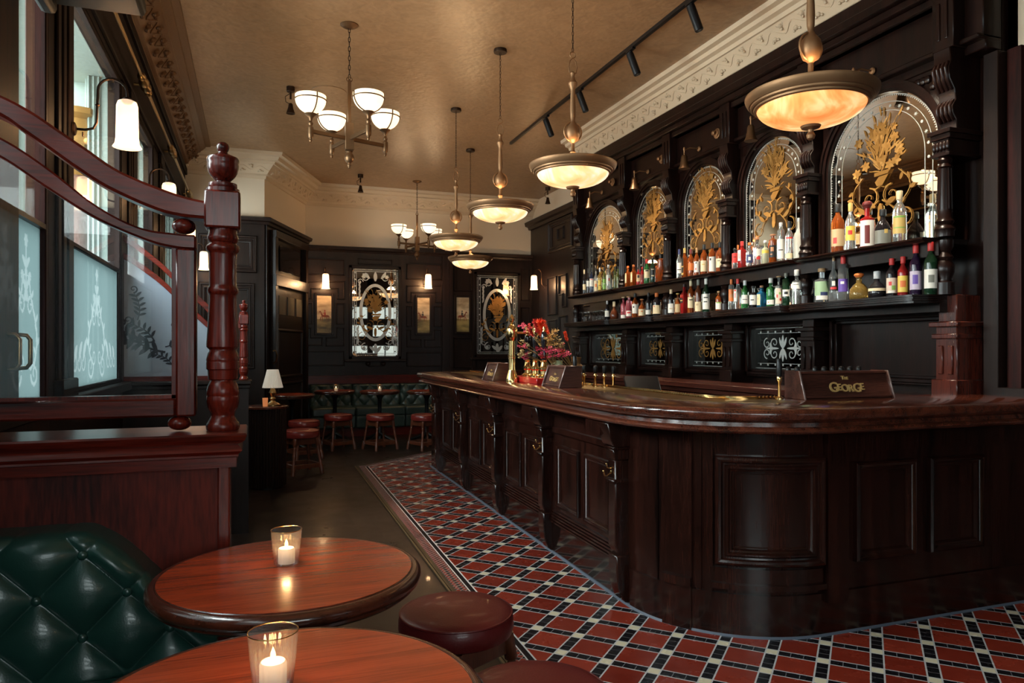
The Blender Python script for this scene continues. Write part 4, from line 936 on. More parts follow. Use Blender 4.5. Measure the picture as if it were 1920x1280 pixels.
# pilaster stiles at the near end and embossed wall beyond
stl = MB().box(4.0, 4.14, 2.93, 3.02, 0, 3.05)
struct('trim_right_stile', stl, WB, bev=.004)
struct('trim_red_stile', MB().box(4.06, 4.12, 2.84, 2.92, 1.1, 3.05), wood('red_stile', (.006, .0018, .0014), (.034, .0055, .0035), 'z', .4, 0, spec=.2))
def linc():
    m, t, p = new_mat('embossed_dark_wallcovering'); N, L = t.nodes, t.links
    tc = N.new('ShaderNodeTexCoord'); w = N.new('ShaderNodeTexVoronoi'); w.inputs['Scale'].default_value = 170; L.new(tc.outputs['Object'], w.inputs[0]); n = N.new('ShaderNodeTexNoise'); n.inputs['Scale'].default_value = 9; n.inputs['Distortion'].default_value = 2; L.new(tc.outputs['Object'], n.inputs[0])
    p.inputs[0].default_value = (.0075, .0026, .0016, 1); p.inputs['Roughness'].default_value = .42; p.inputs['Specular IOR Level'].default_value = .3
    b = N.new('ShaderNodeBump'); b.inputs['Strength'].default_value = .3; b.inputs['Distance'].default_value = .004; L.new(M_(t, 'ADD', w.outputs['Distance'], M_(t, 'MULTIPLY', n.outputs[0], 2.0)), b.inputs['Height']); L.new(b.outputs[0], p.inputs['Normal']); return m
struct('wall_embossed', MB().box(4.12, 4.2, 2.3, 2.95, 1.1, 3.05), linc())
struct('wall_bar_end', MB().box(4.1, 4.3, 2.3, 2.95, 0, 1.1).box(3.98, 4.12, 2.75, 2.95, 1.06, 1.12), WB)
# small bell shaped spotlights and their turn-button bosses along the frieze
bell0 = None
NTH = ['farthest', 'second farthest', 'third', 'fourth', 'nearest']
for i in range(5):
    y = MYC[i]+.02; c = (3.74, y, 3.0)
    lab_ = 'small bell-shaped brass spotlight on the frieze above the %s arched mirror' % ['farthest', 'second farthest', 'middle', 'second nearest', 'nearest'][i]
    if bell0 is None:
        t = thing('bell_spotlight', lab_, 'spotlight', c, 'bell spotlights along the frieze')
        obj('bell_shade', L3([(.052, 0), (.05, .008), (.04, .03), (.032, .07), (.028, .11), (.02, .125), (.006, .13)], c, 24), BRONZE2, t)
        obj('stem', L3([(.006, .128), (.006, .17), (.011, .178), (.011, .19), (.006, .2)], c, 12), BRONZE, t)
        obj('bracket', MB().tube([(3.74, y, 3.17), (3.80, y, 3.2), (3.90, y, 3.2)], .006, 8).lathe([(.025, 0), (.02, .008), (.008, .012)], (3.90, y, 3.2), 14, axis=(-1, 0, 0)), BRONZE, t); bell0 = t
    else: copy_tree(bell0, loc=Vector(c), label=lab_)
for i in range(4):
    c = (3.895, MYC[i]-.27, 3.26)
    tag(obj('turned_boss', MB().lathe([(.045, 0), (.045, .008), (.03, .012), (.034, .02), (.012, .025), (.012, .04), (.02, .05), (.01, .06)], c, 20, axis=(-1, 0, 0)), BRONZE), 'round turned boss on the frieze right of the %s bell spotlight' % ['farthest', 'second farthest', 'middle', 'second nearest'][i], 'boss', 'bosses on the frieze')

# ---------------------------------------------------------------- bottles and glasses
GL = {}
def gmat(key):
    if key in GL: return GL[key]
    c, tr, rg = {'clear': ((.86, .9, .9), .92, .02), 'amber': ((.40, .085, .014), .6, .04), 'dark': ((.012, .010, .012), .1, .06), 'green': ((.04, .22, .06), .6, .04), 'olive': ((.20, .22, .05), .7, .04),
                 'dkgreen': ((.010, .035, .016), .3, .05), 'red': ((.42, .02, .02), .5, .05), 'pink': ((.75, .16, .20), .7, .04), 'frost': ((.62, .60, .52), .35, .45), 'frostolive': ((.42, .42, .28), .3, .45), 'blue': ((.03, .20, .38), .6, .05), 'purple': ((.020, .008, .03), .2, .06),
                 'gold': ((.80, .52, .14), .85, .03), 'brown': ((.11, .03, .012), .3, .05), 'navy': ((.02, .03, .07), .4, .05), 'black': ((.008, .008, .008), 0, .2)}[key]
    GL[key] = mat(key+'_bottle_glass', c, rg, 0, coat=.4, trans=tr, ior=1.33); return GL[key]
LB = {}
def lmat(key):
    if key in LB: return LB[key]
    c = dict(white=(.72, .70, .64), cream=(.72, .58, .36), tan=(.50, .36, .19), yellow=(.68, .50, .08), green=(.22, .42, .09), red=(.60, .035, .03), black=(.012, .012, .012), navy=(.03, .04, .12), orange=(.66, .16, .03), gold=(.58, .40, .12), silver=(.6, .6, .6), cork=(.42, .24, .11), copper=(.45, .19, .08), grey=(.18, .18, .15), purple=(.12, .06, .34), darkred=(.14, .016, .014), mint=(.30, .44, .26), lilac=(.52, .44, .56), floral=(.62, .50, .40), amberlabel=(.55, .30, .08), cap=(.5, .5, .5))[key]
    LB[key] = mat(key+'_label_paper', c, .45); return LB[key]
def bottle(name, label, loc, h, r, style, g, lab, cap, marks=(), group=None):
    t = thing(name, label, 'bottle', loc, group); sq = 0
    P = dict(
        std=[(.96, 0), (1, .02), (1, .60), (.93, .66), (.6, .73), (.36, .79), (.33, .92), (.40, .93), (.40, .96)],
        wine=[(.96, 0), (1, .02), (1, .56), (.94, .62), (.62, .70), (.40, .76), (.36, .96)],
        tall=[(.96, 0), (1, .015), (1, .70), (.9, .76), (.5, .82), (.40, .86), (.40, .97)],
        square=[(.92, 0), (1, .02), (1, .64), (.85, .69), (.45, .74), (.38, .78), (.38, .94), (.42, .95), (.42, .97)],
        squat=[(.9, 0), (1, .03), (1, .42), (.92, .52), (.6, .64), (.32, .72), (.28, .90), (.34, .91), (.34, .95)],
        round=[(.7, 0), (.95, .06), (1, .22), (.92, .40), (.6, .54), (.3, .62), (.26, .84), (.32, .86)],
        thin=[(.96, 0), (1, .02), (1, .55), (.85, .62), (.45, .70), (.27, .76), (.25, .97)],
        straight=[(.96, 0), (1, .01), (1, .80), (.7, .83), (.42, .85), (.42, .95)],
        shoulder=[(.94, 0), (1, .02), (1, .62), (.95, .665), (.55, .70), (.36, .72), (.36, .90), (.44, .91), (.44, .96)])[style]
    if style == 'square': sq = .75
    if style == 'square' : rr = r*.88
    else: rr = r
    n = 32 if sq else 24
    obj('glass_body', MB().lathe([(a*rr, z*h) for a, z in P]+[(1e-4, P[-1][1]*h)], loc, n, sq=sq), gmat(g), t, ang=50)
    top = P[-1][1]; nr = P[-1][0]*rr
    if cap:
        c0 = top-.13 if cap[1] == 'foil' else top-.06
        pr = [(nr*1.12, c0*h), (nr*1.18, c0*h+.002), (nr*1.18, h*.985), (nr*1.05, h)]
        if cap[1] == 'stopper': pr = [(nr*.9, (top-.01)*h), (nr*1.7, top*h), (nr*1.75, h*.99), (nr*1.4, h*1.0)]
        if cap[1] == 'ball': pr = [(nr*1.1, (top-.05)*h), (nr*1.2, (top-.02)*h), (nr*1.5, top*h), (nr*1.6, (top+.035)*h), (nr*1.4, (top+.075)*h), (nr*.8, (top+.10)*h)]
        obj('cap', MB().lathe(pr, loc, 16), lmat(cap[0]), t)
    if lab:
        col_, z0, z1 = lab; toward = atan2(-loc[1], -loc[0]) ; span = 1.15
        rr2 = rr*1.012; mb = MB()
        a0 = (0 if sq else toward+pi)  # label faces the room (towards -x)
        if sq:
            q = rr*.915+.0005; w = rr*.66
            mb.box(loc[0]-q*1.09-.0012, loc[0]-q*1.09, loc[1]-w, loc[1]+w, loc[2]+z0*h, loc[2]+z1*h)
        else:
            k0, k1 = toward-span, toward+span
            mb.lathe([(rr2, z0*h), (rr2, z1*h)], loc, 18, a0=k0, a1=k1)
        lo_ = obj('paper_label', mb, lmat(col_), t)
        for (mc, u0, u1, v0, v1) in marks:       # printed blocks and seals on the label
            m2 = MB(); hh0, hh1 = z0+(z1-z0)*v0, z0+(z1-z0)*v1
            if sq: m2.box(loc[0]-q*1.09-.002, loc[0]-q*1.09-.001, loc[1]+w-2*w*u1, loc[1]+w-2*w*u0, loc[2]+hh0*h, loc[2]+hh1*h)
            else: m2.lathe([(rr2*1.008, hh0*h), (rr2*1.008, hh1*h)], loc, 8, a0=toward-span*.75+span*1.5*u0, a1=toward-span*.75+span*1.5*u1)
            obj('label_print', m2, lmat(mc), lo_)
    return t
CROP = {1: (1080, 440, 7.111), 2: (1220, 430, 7.111), 3: (1360, 400, 6.4), 4: (1500, 340, 5.333)}
BAY = ['first bay', 'second bay', 'third bay', 'fourth bay', 'last bay']
R2 = (('red', .3, .7, .3, .5),)
LIST = [
 # bay, shelf, crop, x, top, width, row, style, glass, label, cap, marks, description
 (0, 'U', 1, 110, 465, 46, 0, 'wine', 'dark', ('cream', .2, .42), ('cream', 'foil'), (), 'slim dark bottle with cream label and pale cap'),
 (0, 'U', 1, 160, 450, 46, 0, 'wine', 'dark', ('white', .3, .52), ('black', 'foil'), (), 'slim dark bottle with small white label'),
 (0, 'U', 1, 208, 440, 58, 0, 'std', 'navy', ('white', .28, .58), ('black', 'foil'), (('red', .1, .9, .86, .94),), 'blue-black bottle with wide white label'),
 (0, 'U', 1, 265, 450, 48, 0, 'std', 'clear', ('cream', .08, .5), ('black', 'cap'), (('orange', .2, .8, .4, .7),), 'clear bottle with cream and orange label'),
 (0, 'U', 1, 318, 440, 48, 0, 'std', 'gold', ('yellow', .1, .5), ('silver', 'foil'), (('black', .1, .9, .42, .48),), 'golden bottle with yellow label'),
 (0, 'U', 1, 378, 425, 50, 0, 'std', 'olive', ('green', .1, .5), ('black', 'foil'), (('white', .1, .9, .5, .56),), 'olive bottle with bright green label'),
 (0, 'U', 1, 432, 400, 60, 0, 'straight', 'clear', ('white', .25, .62), ('silver', 'cap'), (('red', .5, .85, .35, .65),), 'tall clear bottle with white label and red spot'),
 (0, 'U', 1, 520, 430, 44, 1, 'tall', 'olive', None, ('black', 'cap'), (), 'unlabelled olive green bottle'),
 (0, 'U', 1, 562, 422, 42, 1, 'wine', 'olive', None, ('black', 'cap'), (), 'dark-capped olive bottle with sloping shoulders'),
 (0, 'U', 1, 600, 438, 36, 1, 'tall', 'clear', ('white', .2, .4), ('black', 'cap'), (), 'slim clear bottle beside the second column'),
 (1, 'U', 1, 692, 415, 74, 0, 'square', 'amber', ('tan', .22, .66), ('orange', 'cap'), (('cream', .15, .85, .2, .8),), 'square whiskey bottle with round tan seal, left of its pair'),
 (1, 'U', 1, 768, 400, 76, 0, 'square', 'amber', ('tan', .22, .66), ('orange', 'cap'), (('cream', .15, .85, .2, .8),), 'square whiskey bottle with round tan seal, right of its pair'),
 (1, 'U', 1, 832, 435, 56, 0, 'std', 'red', ('tan', .25, .62), ('black', 'cap'), (('black', .2, .8, .5, .9),), 'red bottle with tan and black label'),
 (1, 'U', 1, 884, 430, 46, 0, 'tall', 'red', ('darkred', .3, .6), ('red', 'cap'), (), 'narrow red bottle with dark red label'),
 (1, 'U', 1, 945, 325, 76, 0, 'std', 'green', ('cream', .26, .58), ('red', 'foil'), (('black', .15, .85, .8, .95),), 'green bottle with cream label and red cap'),
 (1, 'U', 1, 1022, 308, 76, 0, 'std', 'dkgreen', ('black', .26, .6), ('black', 'foil'), (('cream', .2, .8, .06, .2), ('cream', .2, .8, .8, .9)), 'dark green bottle with black label'),
 (1, 'U', 1, 1132, 258, 104, 0, 'straight', 'amber', None, ('black', 'foil'), (), 'tall fluted whiskey flask with black collar'),
 (0, 'L', 1, 415, 880, 66, 0, 'wine', 'dark', ('white', .2, .5), ('silver', 'foil'), (), 'dark wine bottle with white label'),
 (0, 'L', 1, 508, 890, 108, 0, 'round', 'brown', None, ('cream', 'foil'), (), 'round ribbed cognac decanter'),
 (1, 'L', 1, 630, 830, 72, 0, 'std', 'pink', ('white', .05, .2), ('cream', 'stopper'), (), 'rose spirit bottle with pale stopper'),
 (1, 'L', 1, 705, 820, 78, 0, 'straight', 'pink', ('white', .12, .36), ('cork', 'stopper'), (('red', .1, .9, .5, .8),), 'pale rose bottle with wood stopper'),
 (1, 'L', 1, 787, 780, 84, 0, 'std', 'amber', ('white', .2, .56), ('black', 'foil'), (('black', .1, .35, .6, .8),), 'whisky bottle with tall white label'),
 (1, 'L', 1, 878, 855, 94, 0, 'squat', 'amber', ('cream', .12, .46), ('copper', 'stopper'), (('orange', .35, .65, .55, .75),), 'short amber bottle with cream label'),
 (1, 'L', 1, 965, 770, 80, 0, 'wine', 'dark', ('white', .12, .3), ('black', 'foil'), (), 'black bottle with low white label'),
 (1, 'L', 1, 1075, 775, 112, 0, 'std', 'dark', ('cream', .12, .48), ('orange', 'foil'), (('red', .05, .2, .8, .95),), 'port bottle with orange cap'),
 (2, 'U', 2, 380, 265, 70, 0, 'std', 'clear', ('white', .2, .55), ('navy', 'foil'), (('black', 0, 1, .3, .38),), 'clear bottle with white label and navy cap'),
 (2, 'U', 2, 453, 250, 76, 0, 'square', 'amber', ('black', .1, .7), ('gold', 'foil'), (('gold', .0, 1, .45, .52), ('gold', 0, 1, .05, .15)), 'square amber bottle with black label and gold cap'),
 (2, 'U', 2, 536, 262, 86, 0, 'std', 'amber', ('orange', .25, .5), ('darkred', 'foil'), (), 'amber bottle with rust-red label and cap'),
 (2, 'U', 2, 614, 245, 74, 0, 'std', 'amber', ('white', .15, .52), ('cork', 'foil'), (('black', .2, .5, .8, .92), ('red', .2, .4, .2, .4)), 'amber whisky with white label and bare glass neck'),
 (2, 'U', 2, 712, 200, 100, 0, 'std', 'amber', ('cream', .12, .47), ('black', 'foil'), (('gold', .1, .6, .6, .7),), 'large amber bottle with square cream label'),
 (2, 'U', 2, 822, 180, 98, 0, 'std', 'amber', ('white', .08, .55), ('black', 'foil'), (('black', .05, .3, .75, .9),), 'amber bottle with tall white label and clear neck'),
 (2, 'U', 2, 925, 172, 112, 0, 'std', 'amber', ('cream', .17, .46), ('black', 'foil'), (('black', .1, .5, .7, .78),), 'broad amber bottle with cream label beside column'),
 (2, 'L', 2, 272, 800, 90, 0, 'std', 'dark', ('white', .1, .46), ('cream', 'foil'), (('tan', .2, .8, .4, .5),), 'dark bottle with white label and pink-white cap'),
 (2, 'L', 2, 362, 850, 84, 0, 'squat', 'amber', ('tan', .12, .5), ('gold', 'stopper'), (), 'squat amber bottle with tan label and gold top'),
 (2, 'L', 2, 447, 730, 94, 0, 'square', 'red', ('black', .38, .54), ('black', 'cap'), (('gold', 0, 1, .4, .6),), 'square red bottle with slanted black band'),
 (2, 'L', 2, 536, 680, 90, 0, 'std', 'amber', ('cream', .18, .5), ('cream', 'foil'), (('black', .2, .8, .7, .8),), 'amber bottle with cream label and cream cap'),
 (2, 'L', 2, 636, 668, 102, 0, 'std', 'brown', ('cream', .06, .34), ('dkgreen' if False else 'grey', 'foil'), (('tan', .1, .5, .6, .8),), 'dark bottle with low cream label and grey-green cap'),
 (2, 'L', 2, 738, 655, 98, 0, 'std', 'dkgreen', ('white', .1, .55), ('white', 'foil'), (('black', .1, .8, .72, .8), ('black', .1, .7, .45, .52)), 'dark green bottle with big white label and white cap'),
 (2, 'L', 2, 905, 840, 84, 0, 'std', 'amber', ('white', .12, .46), ('cork', 'cap'), (('green', 0, 1, .85, 1),), 'small amber bottle with white and green label'),
 (3, 'U', 3, 112, 515, 72, 0, 'squat', 'clear', ('red', .35, .8), ('black', 'ball'), (('darkred', .2, .8, .55, .65),), 'small clear bottle with square red label'),
 (3, 'U', 3, 152, 380, 50, 1, 'std', 'pink', ('orange', .2, .5), ('orange', 'foil'), (), 'orange-capped rose bottle behind the red gin'),
 (3, 'U', 3, 200, 335, 90, 0, 'square', 'red', ('white', .3, .68), ('red', 'foil'), (('red', .38, .62, .2, .7),), 'square red gin bottle with white label and red cap'),
 (3, 'U', 3, 290, 350, 84, 0, 'std', 'clear', ('navy', .2, .52), ('orange', 'cap'), (('white', .3, .7, .3, .7),), 'clear bottle with round navy seal and orange cap'),
 (3, 'U', 3, 383, 280, 96, 0, 'shoulder', 'clear', ('white', .36, .58), ('copper', 'cap'), (('red', .4, .95, -.6, -.1),), 'clear bottle with white label and copper cap'),
 (3, 'U', 3, 480, 325, 88, 0, 'shoulder', 'frostolive', ('yellow', .48, .6), ('silver', 'cap'), (), 'frosted olive bottle with yellow print'),
 (3, 'U', 3, 572, 250, 100, 0, 'straight', 'amber', ('black', .22, .62), ('copper', 'stopper'), (('copper', .15, .6, .5, .85), ('copper', .1, .4, .2, .3)), 'black and copper bottle with glass stopper'),
 (3, 'U', 3, 667, 110, 92, 0, 'straight', 'clear', ('white', .1, .58), ('silver', 'cap'), (('black', .1, .8, .42, .47),), 'tall clear bottle with long white label'),
 (3, 'U', 3, 768, 95, 98, 0, 'std', 'clear', ('cream', .08, .2), ('black', 'foil'), (('red', 0, 1, 4.0, 4.3),), 'tall clear bottle with engraved swirls and black cap'),
 (3, 'U', 3, 880, 55, 118, 0, 'thin', 'frost', None, ('silver', 'cap'), (), 'tallest frosted bottle, beside the column'),
 (3, 'L', 3, 72, 790, 68, 0, 'straight', 'clear', ('orange', .3, .68), ('orange', 'foil'), (('copper', .1, .9, .3, .6),), 'clear bottle with orange pattern and orange cap'),
 (3, 'L', 3, 150, 785, 88, 0, 'square', 'clear', ('white', .28, .66), ('red', 'foil'), (('red', .38, .62, .3, .7), ('red', .1, .9, .86, .97)), 'square clear gin bottle with white label, red cap'),
 (3, 'L', 3, 235, 805, 88, 0, 'std', 'green', ('white', .2, .5), ('silver', 'foil'), (('black', .1, .9, .45, .52),), 'green bottle with white label and silver cap'),
 (3, 'L', 3, 335, 870, 98, 0, 'shoulder', 'dark', ('white', .18, .6), ('black', 'cap'), (('black', .1, .6, .45, .55),), 'black ribbed bottle with pale pointed label'),
 (3, 'L', 3, 436, 880, 102, 0, 'square', 'blue', ('cream', .14, .62), ('blue' if False else 'copper', 'cap'), (('tan', .2, .5, .5, .7),), 'blue square bottle with cream label'),
 (3, 'L', 3, 545, 775, 104, 0, 'shoulder', 'green', ('white', .1, .26), ('white', 'foil'), (('orange', .1, .3, .4, .6),), 'green bottle with low white label, white cap'),
 (3, 'L', 3, 643, 752, 88, 0, 'shoulder', 'clear', ('floral', .1, .6), ('cork', 'stopper'), (('red', .1, .35, .4, .6), ('green', .5, .8, .6, .75), ('red', .6, .9, .2, .35)), 'clear bottle with flowered label and wood stopper'),
 (3, 'L', 3, 728, 715, 88, 0, 'straight', 'dkgreen', ('white', .3, .5), ('grey', 'cap'), (('dkgreen' if False else 'black', .2, .8, .3, .7),), 'dark green bottle with pale print'),
 (3, 'L', 3, 857, 675, 120, 0, 'shoulder', 'clear', ('white', .46, .64), ('white', 'foil'), (('grey', .1, .7, .6, .7),), 'ribbed clear bottle with high white label'),
 (4, 'U', 4, 378, 225, 130, 0, 'std', 'amber', ('tan', .14, .48), ('black', 'foil'), (('red', .08, .42, .15, .5),), 'amber rum with tan label and red patch'),
 (4, 'U', 4, 505, 218, 98, 0, 'std', 'clear', ('yellow', .22, .52), ('gold', 'foil'), (('red', .2, .7, .4, .7),), 'clear rum with yellow label and gold cap'),
 (4, 'U', 4, 672, 225, 140, 0, 'shoulder', 'red', ('white', .05, .62), ('darkred', 'ball'), (('darkred', .3, .7, .1, .8),), 'bright red bottle with tall white strip label'),
 (4, 'U', 4, 828, 280, 160, 0, 'squat', 'dark', ('grey', .06, .42), ('black', 'foil'), (('gold', .6, .85, .75, 1.05),), 'squat black rum with grey label and gold seal'),
 (4, 'U', 4, 995, 95, 130, 0, 'std', 'clear', ('gold', .18, .52), ('cream', 'foil'), (('green', 0, 1, .88, .98), ('green', 0, 1, .3, .36)), 'tall clear rum with gold and green label'),
 (4, 'L', 4, 218, 870, 144, 0, 'shoulder', 'clear', ('mint', .22, .62), ('cork', 'cap'), (('white', 0, 1, -.3, .0), ('navy', .4, 1, 0, .25)), 'clear bottle with green mountain label'),
 (4, 'L', 4, 335, 755, 92, 0, 'thin', 'clear', ('black', .26, .52), ('cork', 'cap'), (('red', .1, .9, .1, .3), ('white', .3, .7, .4, .8)), 'thin-necked clear bottle with black and red label'),
 (4, 'L', 4, 432, 750, 100, 0, 'straight', 'clear', ('purple', .22, .5), ('red', 'foil'), (('white', .2, .6, .6, .8),), 'clear bottle with purple label and red cap'),
 (4, 'L', 4, 590, 905, 190, 0, 'round', 'gold', None, ('orange', 'ball'), (), 'round tequila bottle with orange ball stopper'),
 (4, 'L', 4, 770, 912, 176, 0, 'round', 'dark', ('cream', .28, .38), ('silver', 'foil'), (), 'dark globe bottle with cream band'),
 (4, 'L', 4, 917, 770, 108, 0, 'std', 'dark', ('floral', .12, .5), ('red', 'foil'), (('red', .2, .5, .5, .75), ('green', .5, .9, .2, .5), ('white', .1, .8, .0, .15)), 'dark liqueur with flowered oval label, red cap'),
 (4, 'L', 4, 1030, 752, 104, 0, 'std', 'red', ('yellow', .12, .52), ('red', 'foil'), (('orange', .2, .8, .3, .7),), 'red liqueur with orange oval label, red cap'),
 (4, 'L', 4, 1158, 632, 118, 0, 'std', 'purple', ('lilac', .12, .48), ('red', 'foil'), (('purple', .2, .7, .3, .8),), 'tall violet-black liqueur with pale label, red cap'),
 (4, 'L', 4, 1308, 607, 128, 0, 'std', 'dkgreen', ('white', .12, .48), ('red', 'foil'), (('grey', .3, .8, .3, .7),), 'tallest dark green liqueur with pale label, red cap'),
]
for bay, sh, cr, x, tp_, w, row, style, g, lab, cap, marks, desc in LIST:
    ox, oy, sc = CROP[cr]; px, pt, pw = ox+x/sc, oy+tp_/sc, w/sc
    X = (3.815 if sh == 'U' else 3.78)+row*.07
    y = X/tan(TH+math.atan((px-960)/FP)); Z = X*sin(TH)+y*cos(TH); z0 = ZU if sh == 'U' else ZL
    h = HC+(HY-pt)*Z/FP-z0; r = pw*Z/FP/2
    bottle('bottle', '%s, %s shelf, %s' % (desc, 'upper' if sh == 'U' else 'lower', BAY[bay]), (X, y, z0), max(.18, h), r*.97, style, g, lab, cap, marks, 'bottles on the back bar shelves')
DG = glass('thin_drinking_glass', (.96, .97, .97), .02, 1.0)
cp0 = None
for row in range(2):
    for k in range(7):
        px = 1080+(88+46*k+row*24)/7.111 if row == 0 else 1080+(230+24*k)/7.111
        X = 3.74+.10*row; y = X/tan(TH+math.atan((px-960)/FP)); loc = Vector((X, y, ZL))
        lab = 'clear stemmed glass in the %s row at the far end, lower shelf' % ('front' if row == 0 else 'back')
        if cp0 is None:
            t = thing('stemmed_glass', lab, 'glass', loc, 'stemmed glasses on the lower shelf'); c = loc
            obj('bowl', MB().lathe([(.004, .062), (.02, .07), (.034, .09), (.038, .12), (.037, .122), (.032, .09), (.018, .073), (.001, .066)], c, 18), DG, t)
            obj('stem', MB().lathe([(.031, 0), (.030, .003), (.006, .008), (.004, .02), (.004, .064)], c, 14), DG, t); cp0 = t
        else:
            c = copy_tree(cp0, loc=loc, label=lab); c['group'] = 'stemmed glasses, front row on the lower shelf' if row == 0 else 'stemmed glasses, back row on the lower shelf'
cp0['group'] = 'stemmed glasses, front row on the lower shelf'
# ---------------------------------------------------------------- partition screens
PY = 2.45
NEWEL = [(0, 266), (6, 267.5), (9.5, 270.5), (11.3, 275), (11.3, 278), (9.8, 282), (8, 285), (9, 287.5), (13, 290), (20, 293), (27, 296), (28.6, 299), (28.6, 303), (27.5, 306), (28, 309), (27.6, 316), (25.5, 324), (21.5, 331), (16, 337), (12.5, 341), (13, 343.5), (25, 345), (25.5, 351), (24, 354), (29, 355), (29, 362)]
NEWEL2 = [(25, 431), (25, 438), (27, 443), (27.5, 448), (26, 453), (23.5, 456), (25, 458), (28, 461), (29.5, 465), (29.5, 468), (28, 472), (25, 475), (24.5, 476), (24.5, 479), (24, 484), (24, 534), (24.5, 537), (26.5, 540), (27.5, 544), (27.5, 546), (26.5, 550), (24.3, 553), (24, 554), (24, 562), (26, 600), (29, 643), (29, 650), (24, 655), (24, 658), (26.5, 662), (29, 672), (29.3, 675), (28.5, 677), (29.3, 680), (29.3, 691), (27, 693), (26, 710), (22, 712), (22, 714), (24.5, 718), (27, 724), (28.5, 731), (29, 738), (28, 741), (29, 744), (28.5, 752), (28, 756), (26.5, 763), (23.5, 769), (21.3, 774), (20.8, 777), (21.3, 780), (23, 784), (25.5, 788), (26, 790), (28, 792), (29.3, 795), (29.8, 799), (29.3, 803), (28, 805)]
def newel(parent, c, base_z, k, m):
    # k metres per reference pixel, base at pixel row 805
    Zf = lambda y: base_z+(805-y)*k
    obj('newel_finial', MB().lathe([(max(1e-4, r*k), Zf(y)) for r, y in reversed(NEWEL)], (c[0], c[1], 0), 32), m, parent, ang=32)
    obj('newel_block', MB().box(c[0]-31*k, c[0]+31*k, c[1]-31*k, c[1]+31*k, Zf(431), Zf(362)), m, parent, bev=.006)
    obj('newel_post', MB().lathe([(r*k, Zf(y)) for r, y in reversed(NEWEL2)], (c[0], c[1], 0), 48), m, parent, ang=32)
def rail_mb(up, lo, y0, y1, f):
    mb = MB(); U = [f(*p) for p in up]; L_ = [f(*p) for p in lo]; n = len(U)
    V = [(x, y, z) for y in (y0, y1) for x, z in U+L_]
    m = 2*n; F = []
    for k in range(n-1):
        F += [(k, k+1, n+k+1, n+k), (m+k, m+n+k, m+n+k+1, m+k+1), (k, m+k, m+k+1, k+1), (n+k, n+k+1, m+n+k+1, m+n+k)]
    F += [(0, n, m+n, m), (n-1, m+n-1, m+2*n-1, 2*n-1)]
    return mb.add(V, F)
def resample(pts, n=28):
    # smooth curve (Catmull-Rom) through the given points
    out = []; P = [Vector(p) for p in pts]
    for i in range(len(P)-1):
        a, b, c, d = P[max(0, i-1)], P[i], P[i+1], P[min(len(P)-1, i+2)]
        for t in [k/6 for k in range(6)]: out.append(.5*((2*b)+(c-a)*t+(2*a-5*b+4*c-d)*t*t+(3*b-a-3*c+d)*t**3))
    return out+[P[-1]]
f1 = lambda x, y: (lambda p: (p.x, p.z))(at_y(x, y, PY))
t = thing('partition_screen', 'red mahogany bench screen with swooping glazed frame and urn-topped newel post', 'screen', (-.4, PY, 0))
newel(t, at_y(418, 805, PY), at_y(418, 805, PY).z, depth(at_y(418, 805, PY))/FP, WR)
zl = at_y(418, 805, PY).z; xe = at_y(463, 813, 2.32).x
xs = list(range(len([0])))
U = resample([(-135, 128), (0, 182), (61, 213), (112, 247), (164, 282), (230, 326), (328, 366), (391, 382)]); Lr = resample([(-135, 166), (0, 220), (50, 252), (92, 281), (150, 322), (213, 361), (310, 402), (391, 414)])
nn = min(len(U), len(Lr)); obj('top_rail', rail_mb(U[:nn], Lr[:nn], PY-.04, PY+.04, f1), WRX, t, bev=.008)
U = resample([(-135, 200), (0, 259), (89, 315), (184, 388), (262, 428), (330, 440), (369, 443)]); Lr = resample([(-135, 235), (0, 296), (89, 354), (184, 413), (279, 454), (331, 467), (369, 470)])
fr = rail_mb(U, Lr, PY-.032, PY+.032, f1)
obj('curved_rail', fr, WRX, t, bev=.006)
a = at_y(331, 460, PY); b = at_y(369, 460, PY); zb0 = at_y(350, 779, PY).z; zb1 = at_y(350, 745, PY).z
obj('stile', MB().box(a.x, b.x, PY-.032, PY+.032, zb0, at_y(350, 468, PY).z), WR, t, bev=.006)
obj('bottom_rail', MB().box(XL, a.x, PY-.032, PY+.032, zb0, zb1), WRX, t, bev=.006)
gb = MB(); gb.box(a.x-.012, a.x, PY-.02, PY+.02, zb1, at_y(331, 467, PY).z).box(XL, a.x, PY-.02, PY+.02, zb1, zb1+.01)
gp = [(XL+.01, zb1)]+[(a.x, zb1), (a.x, at_y(331, 467, PY).z)]+[f1(*p) for p in reversed(Lr[:-2]) if f1(*p)[0] > XL and f1(*p)[0] < a.x-.01]+[(XL+.01, f1(*Lr[0])[1])]
obj('glazing_bead', gb, WR, t)
obj('clear_pane', MB().prism(gp, 'xz', PY-.003, PY+.003), glass('partition_glass', (.95, .96, .97), .01, 1.0), t)
for px, py0, py1 in ((337, 779, 806), (345, 410, 439)):
    c = at_y(px, (py0+py1)/2, PY); k = depth(c)/FP; obj('ball_foot', MB().ball(c, (21*k, 21*k, (py1-py0)/2*k*1.02), 20, 12), WR, t)
c0 = at_y(100, 793, PY); obj('ball_foot', MB().ball((-.72, PY, (zb0+zl)/2), (.03, .03, (zb0-zl)/2), 20, 12), WR, t)
led = MB(); d0 = .0
prof = [(0, zl-.105), (.018, zl-.105), (.018, zl-.075), (.024, zl-.072), (.022, zl-.066), (.034, zl-.055), (.030, zl-.045), (.022, zl-.035), (.040, zl-.024), (.044, zl-.018), (.048, zl-.006), (.044, zl), (0, zl)]
led.sweep(mitre([(XL, 2.368), (xe-.048, 2.368), (xe-.048, 2.55), (XL, 2.55)], -1), prof); led.box(XL, xe-.048, 2.368, 2.55, zl-.105, zl)
obj('ledge', led, WRX, t)
